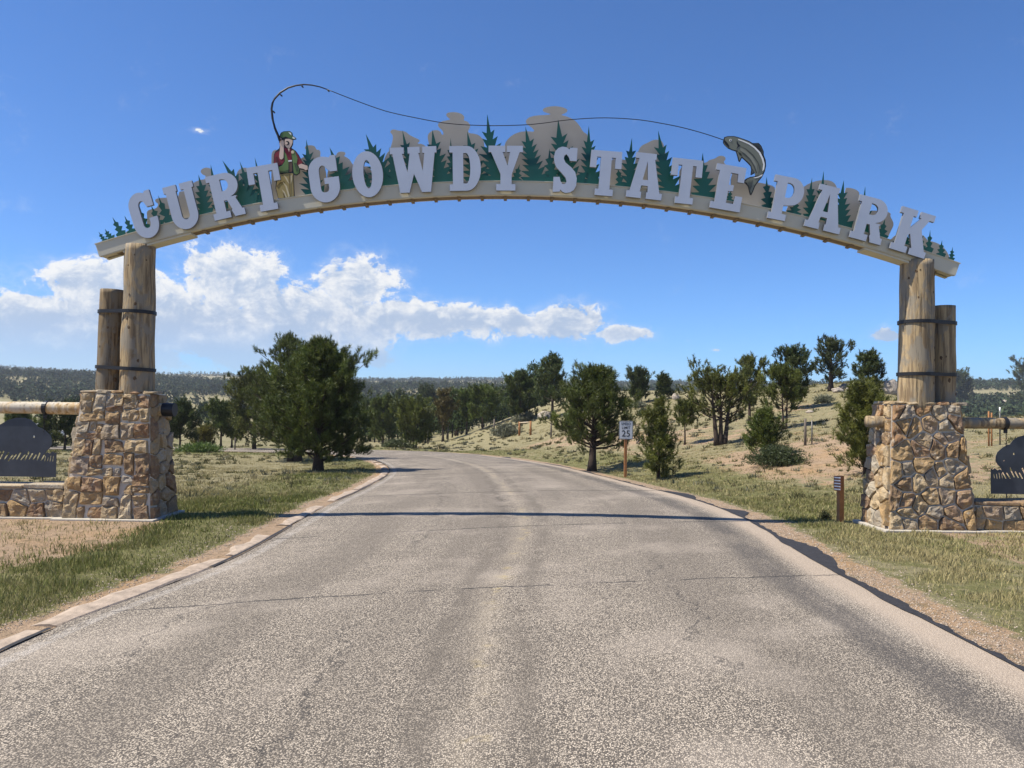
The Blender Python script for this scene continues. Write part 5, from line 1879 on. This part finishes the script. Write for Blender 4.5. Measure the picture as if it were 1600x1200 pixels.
pine_px('dark pine seen right of the shorter strapped log', 1494, 642, 52, 50, 43, cb=0.08, shape='bush', tufts=380, col=(0.026, 0.042, 0.017))
pine_px('tall pine cut off by the right picture edge', 1612, 642, 78, 54, 44, cb=0.15, shape='oval', tufts=420, gapiness=0.25, col=(0.040, 0.056, 0.022))

# ------------------------------------------------------------------ shrubs
def shrub(label, px, py, wpx, hpx, seed, col, n=500):
    b = on_ground(px, py)
    sc = b.y / 1200
    rng = np.random.RandomState(seed)
    root = empty('shrub', b)
    tag(root, label, 'shrub', 'shrubs on the banks')
    Wd, H = wpx * sc, hpx * sc
    c = unit(rng.normal(0, 1, (n, 3))) * (rng.rand(n, 1) ** 0.4)
    p = c * np.array([Wd / 2, Wd / 2.4, H * 0.95]) * np.array([1, 1, 1])
    p[:, 2] = np.abs(p[:, 2])
    p[:, 0] *= 1 + 0.3 * rng.normal(0, 1, n)
    d = unit(c + np.array([0, 0, 0.6]) + rng.normal(0, 0.5, (n, 3)))
    K = 5
    dd = unit(d[:, None] + rng.normal(0, 0.5, (n, K, 3)))
    L = max(0.06, 0.004 * b.y)
    st = p[:, None] + rng.normal(0, L * .4, (n, K, 3))
    sd = unit(np.cross(dd, rng.normal(0, 1, (n, K, 3)))) * L * 0.13
    V = np.stack([st + sd, st - sd, st + dd * L], 2).reshape(-1, 3)
    V[:, 2] = np.maximum(V[:, 2], -0.02)
    cc = np.repeat(np.array(col) * rng.uniform(0.6, 1.4, (n, 1)), K * 3, 0)
    tri_mesh('foliage', V, np.arange(len(V)).reshape(-1, 3), M_NEEDLE, root, cc)
    TV, TF = [], []
    for k in range(6):
        a = rng.uniform(0, 6.28)
        v, f = tube_vf([Vector((0, 0, -0.03)), Vector((math.cos(a) * Wd * .15, math.sin(a) * Wd * .15, H * 0.35)), Vector((math.cos(a) * Wd * .3, math.sin(a) * Wd * .25, H * 0.7))], [0.012, 0.009, 0.004], 4, len(TV))
        TV += v
        TF += f
    mesh_obj('stem', TV, TF, M_BARK, root)


SG = (0.17, 0.175, 0.115)
shrub('grey sagebrush below the brace posts on the bank', 792, 682, 40, 20, 1, SG, 700)
shrub('grey sagebrush above the wooden brace posts', 822, 660, 34, 14, 2, SG, 500)
shrub('dark green scrub spreading under the bushy young pine', 1215, 726, 82, 32, 3, (0.062, 0.080, 0.030), 1500)
shrub('low sage dome on the ridge slope below the airy old pine', 1288, 628, 26, 9, 4, SG, 300)
shrub('low sage clump just under the ridge boulders', 1335, 622, 24, 9, 5, SG, 300)
shrub('small dark shrub on slope above the slim young pine', 1006, 650, 14, 11, 6, (0.06, 0.07, 0.03), 200)
shrub('pale sage clump on the skyline beside pale rocks', 998, 636, 22, 6, 7, SG, 200)
shrub('bright green weeds along the far edge of the meadow', 312, 706, 60, 13, 8, (0.10, 0.15, 0.03), 900)
shrub('thin dark twiggy weed beside the brown marker post', 1289, 813, 12, 12, 9, (0.05, 0.055, 0.02), 60)
shrub('olive scrub at the foot of the full bright pine', 622, 699, 44, 12, 10, (0.08, 0.095, 0.035), 500)
shrub('tuft of scrub beneath the wide branched pine', 1372, 757, 44, 22, 11, (0.11, 0.11, 0.045), 420)

# ------------------------------------------------------------------ boulders
def boulder(label, px, py, wpx, hpx, seed, dark=False, Y=None, squash=0.8):
    b = on_ground(px, py)
    sc = b.y / 1200
    bm = bmesh.new()
    bmesh.ops.create_icosphere(bm, subdivisions=3, radius=1)
    for v in bm.verts:
        k = 1 + 0.28 * mnoise.noise(v.co * 1.2 + Vector((seed, 0, 0))) + 0.12 * mnoise.noise(v.co * 3 + Vector((0, seed, 0)))
        c = v.co * k
        v.co = Vector((c.x * wpx * sc / 2, c.y * wpx * sc / 2 * squash, (c.z * 0.62 + 0.35) * hpx * sc))
    me = bpy.data.meshes.new('boulder')
    bm.to_mesh(me)
    bm.free()
    me.materials.append(M_BOULDERD if dark else M_BOULDER)
    o = link(bpy.data.objects.new('boulder', me))
    o.location = b
    tag(o, label, 'boulder', 'granite boulders on the slopes')


boulder('big pale boulder behind the tall pointed pine', 851, 655, 24, 13, 1)
boulder('dark boulder on the ridge top beside the airy old pine', 1321, 609, 20, 11, 2, True)
boulder('pale flat boulder below the dark ridge boulder', 1309, 613, 18, 8, 3)
boulder('small pale boulder right of the dark ridge boulder', 1326, 614, 10, 9, 4)
boulder('tall pale boulder on the ridge touching the tall knotty log', 1391, 615, 26, 22, 5)
boulder('pale slanted rock right of the small pointed skyline pine', 1056, 624, 12, 9, 6)
boulder('pale rock just left of the small pointed skyline pine', 1026, 626, 10, 5, 7)
boulder('low white rock on the slope above two fence posts', 1265, 645, 11, 4, 8)
boulder('smooth dome shaped rock beyond the brown log rail', 1574, 637, 26, 13, 9)
boulder('small pale rock at the foot of the slender open pine', 334, 700, 8, 5, 10)

# ------------------------------------------------------------------ speed limit sign, marker post
def text_mesh(s, size, mat, parent, x, z, y):
    cu = bpy.data.curves.new('lettering', 'FONT')
    cu.body = s
    cu.size = size
    cu.align_x = 'CENTER'
    cu.align_y = 'CENTER'
    cu.extrude = 0.0008
    cu.offset = size * 0.004
    tmp = bpy.data.objects.new('lettering_source', cu)
    COL.objects.link(tmp)
    dg = bpy.context.evaluated_depsgraph_get()
    me = bpy.data.meshes.new_from_object(tmp.evaluated_get(dg))
    bpy.data.objects.remove(tmp)
    me.materials.clear()
    me.materials.append(mat)
    o = bpy.data.objects.new('lettering', me)
    o.rotation_euler = (R_(90), 0, 0)
    o.location = (x, y, z)
    link(o, parent)
    return o


def rounded(w, h, r, n=5):
    p = []
    for cx, cz, a0 in ((w / 2 - r, h / 2 - r, 0), (-w / 2 + r, h / 2 - r, 90), (-w / 2 + r, -h / 2 + r, 180), (w / 2 - r, -h / 2 + r, 270)):
        p += [(cx + r * math.cos(R_(a0 + 90 * i / n)), cz + r * math.sin(R_(a0 + 90 * i / n))) for i in range(n + 1)]
    return p


b = on_ground(977, 746)
sc = b.y / 1200
ss_ = empty('speed_sign', b)
tag(ss_, 'white speed limit 25 sign on a brown wooden post', 'road sign')
hp = 88 * sc
bevel_box('post', -0.042, 0.042, -0.042, 0.042, -0.2, hp - 0.06, M_POSTW, ss_, 0.006)
sw, sh = 21.5 * sc, 28.5 * sc
zc = hp - sh / 2
pn = plate('panel', rounded(sw, sh, 0.035), [], -0.050, 0.004, M_SIGN, ss_)
pn.location = (0, 0, zc)
for nm, w_, h_, r_, th in (('border', sw - 0.018, sh - 0.018, 0.028, 0.009),):
    bo = plate(nm, rounded(w_, h_, r_), [rounded(w_ - 2 * th, h_ - 2 * th, r_ - th)[::-1]], -0.0515, 0.001, M_BLACK, pn)
text_mesh('SPEED', 0.112, M_BLACK, pn, 0, sh * 0.335, -0.0525)
text_mesh('LIMIT', 0.112, M_BLACK, pn, 0, sh * 0.125, -0.0525)
text_mesh('25', 0.270, M_BLACK, pn, 0, -sh * 0.205, -0.0525)
for zz in (sh * 0.43, -sh * 0.43):
    v, f = tube_vf([Vector((0, -0.049, zz)), Vector((0, -0.056, zz))], [0.008, 0.007], 8)
    mesh_obj('bolt', v, f, M_WIRE, pn)

b = on_ground(1313, 818)
sc = b.y / 1200
mk = empty('marker_post', b, R_(8))
tag(mk, 'short brown marker post with small striped plate near rounded rubble pillar', 'marker post')
hp = 74 * sc
bevel_box('post', -0.04, 0.04, -0.04, 0.04, -0.2, hp, M_POSTW, mk, 0.005)
pl = bevel_box('plate', -0.06, 0.06, -0.006, 0.006, -0.115, 0.115, M_BRSIGN, mk, 0.004)
pl.location = (-0.075, -0.045, hp - 0.115)
pl.rotation_euler = (0, 0, R_(-55))
for k in range(5):
    st = bevel_box('stripe', -0.048, 0.048, -0.0085, -0.0065, 0.080 - k * 0.045, 0.098 - k * 0.045, M_WHITE, pl, 0.0005, 1)

# ------------------------------------------------------------------ fences
def fpost(label, px, py, hpx, wpx=3.0, mat=None, cap=None, lean=0.0, square=False):
    b = on_ground(px, py)
    sc = b.y / 1200
    root = tube('fence_post', [Vector((0, 0, -0.2)), Vector((lean * 0.5, 0, hpx * sc * 0.5)), Vector((lean, 0, hpx * sc))], [wpx * sc / 2 * k for k in (1.05, 1.0, 0.9)], mat or M_POSTG, None, 7,
                wob=lambda t, a: 1 + 0.12 * mnoise.noise(Vector((math.cos(a) * 2 + px, math.sin(a) * 2, t * 3))))
    root.location = b
    tag(root, label, 'fence post', 'fence posts')
    if cap:
        tube('painted_top', [Vector((lean, 0, hpx * sc * 0.86)), Vector((lean, 0, hpx * sc * 1.01))], [wpx * sc / 2 * 1.15] * 2, cap, root, 7)
    return b, hpx * sc


P1 = fpost('weathered fence post left of a thin metal post on the slope', 1258, 696, 42, 4.2)
P2 = fpost('thin grey metal post right of the weathered fence post', 1268.5, 695, 38, 2.2, M_WIRE)
P3 = fpost('left post of the wooden brace on the bank', 811.5, 681, 22, 3.4, M_POSTW)
P4 = fpost('right post of the wooden brace on the bank', 829, 680, 22, 3.2, M_POSTW)
P5 = fpost('fence post between the wooden brace and the large dark pine', 861, 684, 26, 2.6)
P6 = fpost('fence post left of the grey sagebrush on the bank', 772, 681, 26, 2.8)
P7 = fpost('leaning fence post beside the full bright pine', 669, 694, 20, 2.4, lean=-0.1)
P8 = fpost('thin fence post beside the rusty topped pine', 700, 688, 22, 2.2)
P9 = fpost('brown wooden post behind the brown log rail, nearest the rubble pillar', 1545, 697, 54, 2.6, M_POSTW)
P10 = fpost('brown wooden post behind the brown log rail, next outward', 1549.5, 697, 52, 2.4, M_POSTW)
P11 = fpost('thin white topped metal post behind the brown log rail', 1562.5, 695, 58, 2.0, M_WIRE, M_WHITE)
P12 = fpost('thin dark post at the meadow edge right of the slender open pine', 367, 704, 20, 2.2)
P13 = fpost('fence post on the meadow edge near the short yellowish pine', 309, 702, 18, 2.0)
a = P3[0] + Vector((0, 0, P3[1] * 0.92))
c = P4[0] + Vector((0, 0, P4[1] * 0.92))
br = tube('brace_rail', [a, a.lerp(c, 0.5), c], [0.045, 0.05, 0.045], M_RAIL, None, 8)
tag(br, 'pale wooden rail bridging the two brace posts', 'rail')
for (A, B, lab) in ((P5, P2, 'thin fence wires crossing the sandy slope'), (P7, P6, 'thin fence wires along the bank below the pines')):
    w = empty('fence_wire', A[0])
    tag(w, lab, 'fence wire', 'fence wires')
    for fr in (0.35, 0.6, 0.85):
        pts = []
        for t in np.linspace(0, 1, 12):
            p = A[0].lerp(B[0], t)
            g = ground_at(p.x, p.y)
            pts.append(Vector((p.x, p.y, g + fr * (A[1] * (1 - t) + B[1] * t))) - A[0])
        tube('wire_strand', pts, [0.004] * 12, M_WIRE, w, 4)

# fallen limb lying on the slope behind the sign
b = on_ground(995, 694)
e = on_ground(1008, 680)
lg = tube('fallen_limb', [b + Vector((0, 0, 0.06)), b.lerp(e, 0.5) + Vector((0.05, 0, 0.14)), Vector((b.x + 0.42, b.y + 0.4, b.z + 0.55))], [0.05, 0.04, 0.02], M_POSTG, None, 6)
tag(lg, 'grey broken limb leaning on slope beside the speed limit sign', 'branch')

# ------------------------------------------------------------------ distant white car
b = on_ground(58, 688)
car = empty('parked_car', b, R_(6))
tag(car, 'white car parked far off behind the grey bison sign', 'car')
prof = [(-2.1, 0.35), (-2.15, 0.75), (-2.0, 0.95), (-1.6, 1.0), (-1.2, 1.42), (-0.9, 1.5), (0.5, 1.5), (0.75, 1.42), (1.25, 0.98), (1.95, 0.86), (2.1, 0.7), (2.1, 0.35)]
V = [(x, -0.85 + (0.12 if z > 1.05 else 0), z) for x, z in prof] + [(x, 0.85 - (0.12 if z > 1.05 else 0), z) for x, z in prof]
n = len(prof)
F = [tuple(range(n)), tuple(range(n, 2 * n))[::-1]] + [(i, i + n, (i + 1) % n + n, (i + 1) % n) for i in range(n)]
body = mesh_obj('body', V, F, M_WHITE, car)
for x0, x1, k in ((-1.15, -0.35, 0), (-0.28, 0.72, 1)):
    V = [(x0 - (0.12 if k == 0 else 0), -0.862, 1.04), (x1 + (0.32 if k else 0), -0.862, 1.04), (x1, -0.745, 1.40), (x0 + (0.1 if k == 0 else 0), -0.745, 1.40)]
    mesh_obj('window', V, [(0, 1, 2, 3)], M_GLASS, car)
for x in (-1.3, 1.3):
    for y in (-0.78, 0.78):
        v, f = tube_vf([Vector((x, y - 0.1, 0.33)), Vector((x, y + 0.1, 0.33))], [0.33, 0.33], 14)
        mesh_obj('wheel', v, f, M_RUBBER, car)

# ------------------------------------------------------------------ far forest
def far_forest():
    rng = np.random.RandomState(5)
    N = 60000
    u = rng.uniform(-0.82, 0.82, N)
    y = 290 * (1700 / 290) ** (rng.rand(N) ** 0.85)
    x = u * y
    f = fbm(x / 60, y / 60, 91, 4)
    f2 = fbm(x / 200, y / 160, 92, 2)
    far = sst(y, 300, 520)
    keep = (f + (f2 - 0.5) * 0.6) > (0.47 - 0.10 * far + 0.10 * (1 - far))
    keep &= rng.rand(N) < 0.85
    x, y = x[keep], y[keep]
    # a dark wood right of the gate beyond the near ridge
    m = 900
    xr = rng.uniform(0.55, 0.75, m)
    yr = rng.uniform(230, 420, m)
    x = np.r_[x, xr * yr]
    y = np.r_[y, yr]
    n = len(x)
    z = height(x, y)
    hh = rng.uniform(2.8, 5.2, n) * (0.8 + 0.5 * rng.rand(n))
    K = 14
    t = rng.rand(n, K) ** 0.9
    a = rng.uniform(0, 6.283, (n, K))
    shape = rng.uniform(0.7, 1.3, (n, 1))
    rad = hh[:, None] * 0.30 * shape * (np.sin(np.clip(t * 0.85 + 0.12, 0, 1) * math.pi) ** 0.8) * rng.uniform(0.5, 1.0, (n, K))
    c = np.stack([x[:, None] + np.cos(a) * rad, y[:, None] + np.sin(a) * rad, z[:, None] + hh[:, None] * (0.10 + 0.90 * t)], -1)
    s = hh[:, None, None] * 0.20
    d1 = unit(rng.normal(0, 1, (n, K, 3))) * s
    d2 = unit(rng.normal(0, 1, (n, K, 3))) * s
    V = np.stack([c + d1, c - d1 * 0.6 + d2 * .7, c - d1 * .3 - d2 * .8], 2).reshape(-1, 3)
    col = np.array([0.034, 0.050, 0.026])[None] * rng.uniform(0.6, 1.5, (n, 1)) + rng.rand(n, 1) * np.array([0.012, 0.008, 0.002])
    col = np.repeat(col, K * 3, 0)
    o = tri_mesh('forest', V, np.arange(len(V)).reshape(-1, 3), M_FOREST, None, col)
    tag(o, 'dark pine woods covering the far hills', 'forest', kind='stuff')


far_forest()


def woodland():
    """dark mass of pines closing the view beyond the bend"""
    rng = np.random.RandomState(31)
    Vs, Cs = [], []
    spots = [(rng.uniform(-0.20, 0.05), rng.uniform(78, 170)) for _ in range(110)] + [(rng.uniform(-0.62, -0.20), rng.uniform(120, 240)) for _ in range(70)]
    for (u, y) in spots:
        x = u * y
        z = ground_at(x, y)
        H = rng.uniform(3.2, 5.2)
        k = 55
        t = rng.rand(k) ** 0.9
        a = rng.uniform(0, 6.283, k)
        pr = np.sin(np.clip(t * 0.85 + 0.13, 0, 1) * math.pi) ** 0.8
        r = H * 0.30 * pr * np.sqrt(rng.uniform(0.2, 1, k))
        c = np.stack([x + np.cos(a) * r, y + np.sin(a) * r, z + H * (0.14 + 0.86 * t)], 1)
        K = 9
        s_ = 0.0032 * y
        d = unit(rng.normal(0, 1, (k, K, 3)) + np.array([0, 0, 0.5])) * s_ * 1.5
        w = unit(rng.normal(0, 1, (k, K, 3))) * s_ * 0.28
        b0 = c[:, None] + rng.normal(0, 0.5, (k, K, 3)) * s_
        V = np.stack([b0 + w, b0 - w, b0 + d], 2).reshape(-1, 3)
        col = np.array([0.046, 0.064, 0.026]) * rng.uniform(0.7, 1.35)
        Cs.append(np.repeat(col[None] * rng.uniform(0.7, 1.35, (k, 1)), K * 3, 0))
        Vs.append(V)
        # stem
        st = np.array([(x - .09, y, z - .1), (x + .09, y, z - .1), (x, y, z + H * .8), (x, y - .09, z - .1), (x, y + .09, z - .1), (x, y, z + H * .8)])
        Vs.append(st)
        Cs.append(np.full((6, 3), 0.03))
    V = np.concatenate(Vs)
    o = tri_mesh('woodland', V, np.arange(len(V)).reshape(-1, 3), M_FOREST, None, np.concatenate(Cs))
    tag(o, 'dense dark pine woodland closing the view beyond the bend', 'woodland', kind='stuff')


woodland()

# ------------------------------------------------------------------ grass
def grass():
    rng = np.random.RandomState(8)
    XS, YS = [], []
    def area(x0, x1, y0, y1, dens):
        n = int((x1 - x0) * (y1 - y0) * dens)
        XS.append(rng.uniform(x0, x1, n))
        YS.append(rng.uniform(y0, y1, n))
    area(-11, -3.3, 3.6, 16, 2700)
    area(3.3, 11.5, 3.6, 16, 2500)
    area(-17, -3.2, 16, 30, 520)
    area(3, 20, 16, 30, 520)
    area(-32, 0, 30, 52, 150)
    area(0, 34, 30, 62, 170)
    x, y = np.concatenate(XS), np.concatenate(YS)
    u = x / y
    k = (np.abs(u) < 0.74)
    x, y = x[k], y[k]
    dR = sdist(x, y, ERs)
    dL = -sdist(x, y, ELs)
    e = np.maximum(dR, dL)
    g, s = cover(x, y)
    cl = fbm(x / 0.45, y / 0.45, 61, 3)
    cl2 = fbm(x / 2.0, y / 2.0, 62, 2)
    ragged = 0.20 + 0.45 * np.clip(cl2 - 0.35, 0, 1) + np.where(dL > 0, 0.06, 0.20)
    dens = np.clip(1.1 * (cl - 0.40 + 0.10 * np.clip(g, 0, 1)) * 3.4, 0, 1) * np.clip(1.25 - 1.2 * np.clip(s, 0, 1) + (cl2 - 0.5) * 0.9, 0.17, 1)
    dens = np.maximum(dens, 0.30 * np.clip(g, 0.2, 1) * np.clip(1.2 - s, 0.25, 1)) * sst(e, ragged, ragged + 0.22)
    def hole(cx, y0=11.1, y1=12.3, hx=0.80):
        return (np.abs(x - cx) < hx) & (y > y0) & (y < y1)
    block = hole(CXL) | hole(CXR) | ((x < CXL) & (x > CXL - 4.0) & (y > 11.2) & (y < 11.98)) | ((x > CXR) & (x < CXR + 4.0) & (y > 11.2) & (y < 11.98))
    keep = (rng.rand(len(x)) < dens) & ~block & (e > 0.2)
    x, y, e, g, cl, cl2, dLk = x[keep], y[keep], e[keep], g[keep], cl[keep], cl2[keep], dL[keep]
    n = len(x)
    z = height(x, y) - 0.01
    dist = np.sqrt(x * x + y * y)
    h = (0.014 + 0.052 * cl) * rng.uniform(0.45, 1.4, n) * (1 + 0.45 * np.clip(g, 0, 1)) * (1 - 0.35 * sst(dist, 14, 30))
    tall = rng.rand(n) < 0.02
    h = np.where(tall, h * 1.7, h)
    w = np.clip(0.0009 * dist, 0.0042, 0.05) * rng.uniform(0.7, 1.3, n)
    a = rng.uniform(0, 6.283, n)
    ca, sa = np.cos(a), np.sin(a)
    ln = rng.uniform(0.1, 0.8, n) * h
    b_ = rng.uniform(0, 6.283, n)
    base = np.stack([x, y, z], 1)
    side = np.stack([ca, sa, 0 * ca], 1) * (w / 2)[:, None]
    lean = np.stack([np.cos(b_) * ln, np.sin(b_) * ln, h], 1)
    midp = base + lean * np.array([0.35, 0.35, 0.6])
    V = np.stack([base - side, base + side, midp + side * 0.7, midp - side * .7, base + lean], 1).reshape(-1, 3)
    i5 = np.arange(n)[:, None] * 5
    T = np.concatenate([i5 + np.array([0, 1, 2]), i5 + np.array([0, 2, 3]), i5 + np.array([3, 2, 4])], 0)
    gf = np.clip(g * 1.0 + (cl2 - 0.5) * 1.2 + rng.normal(0, 0.30, n) - 0.36, 0, 1)[:, None]
    straw = np.array([0.40, 0.335, 0.17]) * rng.uniform(0.7, 1.25, (n, 1))
    green = np.array([0.135, 0.160, 0.045]) * rng.uniform(0.6, 1.4, (n, 1)) + np.array([0.03, 0.01, 0.0]) * rng.rand(n, 1)
    col = straw * (1 - gf) + green * gf
    col = np.repeat(col, 5, 0)
    o = tri_mesh('grass', V, T, M_GRASS, None, col)
    tag(o, 'patchy green and straw coloured grass on both verges', 'grass', kind='stuff')


grass()

def tussocks():
    rng = np.random.RandomState(44)
    n = 5200
    side = rng.rand(n) < 0.62
    y = np.where(side, rng.uniform(14, 75, n), rng.uniform(13, 60, n))
    u = np.where(side, rng.uniform(-0.10, 0.72, n), rng.uniform(-0.72, -0.08, n))
    x = u * y
    e = np.maximum(sdist(x, y, ERs), -sdist(x, y, ELs))
    ok = (e > 0.9) & (fbm(x / 3.0, y / 3.0, 71, 3) > 0.42)
    x, y = x[ok], y[ok]
    n = len(x)
    z = height(x, y) - 0.02
    K = 22
    size = rng.uniform(0.06, 0.17, n) * (0.7 + 0.012 * y)
    kind = rng.rand(n)
    base = np.where((kind < 0.45)[:, None], np.array([0.13, 0.125, 0.055]), np.where((kind < 0.75)[:, None], np.array([0.29, 0.245, 0.13]), np.array([0.155, 0.155, 0.105])))
    d = unit(rng.normal(0, 0.65, (n, K, 3)) + np.array([0, 0, 1.0]))
    d[..., 2] = np.abs(d[..., 2])
    st = np.stack([x, y, z], 1)[:, None] + rng.normal(0, 0.45, (n, K, 3)) * size[:, None, None] * np.array([1, 1, 0.05])
    w = unit(np.cross(d, rng.normal(0, 1, (n, K, 3)))) * np.clip(0.0009 * y, 0.006, 0.05)[:, None, None]
    V = np.stack([st + w, st - w, st + d * (size[:, None, None] * rng.uniform(0.6, 1.3, (n, K, 1)))], 2).reshape(-1, 3)
    col = np.repeat(base * rng.uniform(0.65, 1.3, (n, 1)), K * 3, 0)
    o = tri_mesh('tussock_grass', V, np.arange(len(V)).reshape(-1, 3), M_GRASS, None, col)
    tag(o, 'small dry tussocks dotted over the slope and meadow', 'grass', kind='stuff')


tussocks()


# loose pale gravel along both road edges
def gravel():
    rng = np.random.RandomState(12)
    Vs, Ts = [], []
    ico_v = np.array([(0, 0, 1), (0.9, 0, 0.1), (-0.2, 0.9, 0.1), (-0.8, -0.5, 0.0), (0.3, -0.85, 0.05), (0.1, 0.1, -0.5)], float)
    ico_t = np.array([(0, 1, 2), (0, 2, 3), (0, 3, 4), (0, 4, 1), (5, 2, 1), (5, 3, 2), (5, 4, 3), (5, 1, 4)])
    pts = []
    for L, sgn, n in ((ERs, 1, 9000), (ELs, -1, 5500)):
        d = np.r_[0, np.cumsum(np.linalg.norm(np.diff(L, axis=0), axis=1))]
        s = rng.uniform(10, 10 + 24 * rng.rand(n) ** 0.6 + 0.5, n)
        px = np.interp(s, d, L[:, 0])
        py = np.interp(s, d, L[:, 1])
        o = np.abs(rng.normal(0, 0.33, n)) + (0.05 if sgn > 0 else 0.34)
        pts.append(np.stack([px + sgn * o, py], 1))
    p = np.concatenate(pts)
    z = height(p[:, 0], p[:, 1])
    n = len(p)
    r = rng.uniform(0.004, 0.013, n) * (1 + (rng.rand(n) < 0.02) * 1.0)
    an = rng.uniform(0, 6.28, n)
    c, s = np.cos(an)[:, None], np.sin(an)[:, None]
    X = ico_v[None, :, 0] * c - ico_v[None, :, 1] * s
    Y = ico_v[None, :, 0] * s + ico_v[None, :, 1] * c
    Z = np.repeat(ico_v[None, :, 2] * 0.7, n, 0)
    V = np.stack([X, Y, Z], -1) * r[:, None, None] + np.stack([p[:, 0], p[:, 1], z], 1)[:, None]
    T = ico_t[None] + (np.arange(n) * 6)[:, None, None]
    col = np.repeat(np.array([0.37, 0.30, 0.235]) * rng.uniform(0.5, 1.35, (n, 1)), 6, 0)
    o = tri_mesh('gravel', V.reshape(-1, 3), T.reshape(-1, 3), M_FOREST, None, col)
    tag(o, 'loose pale gravel scattered along the road edges', 'gravel', kind='stuff')


gravel()


# ------------------------------------------------------------------ air
def haze():
    v, f = box_vf(-3600, 3600, -3600, 4200, -6, 95)
    m = bpy.data.materials.new('haze')
    m.use_nodes = True
    nt = m.node_tree
    nt.nodes.clear()
    out = nt.nodes.new('ShaderNodeOutputMaterial')
    pv = nt.nodes.new('ShaderNodeVolumePrincipled')
    pv.inputs['Color'].default_value = (0.86, 0.92, 1.0, 1)
    pv.inputs['Density'].default_value = HAZE_DENSITY
    pv.inputs['Anisotropy'].default_value = 0.2
    nt.links.new(pv.outputs[0], out.inputs['Volume'])
    o = mesh_obj('haze', v, f, m)
    tag(o, 'thin pale summer haze over the valley', 'haze', kind='stuff')


HAZE_DENSITY = 0.00025
haze()
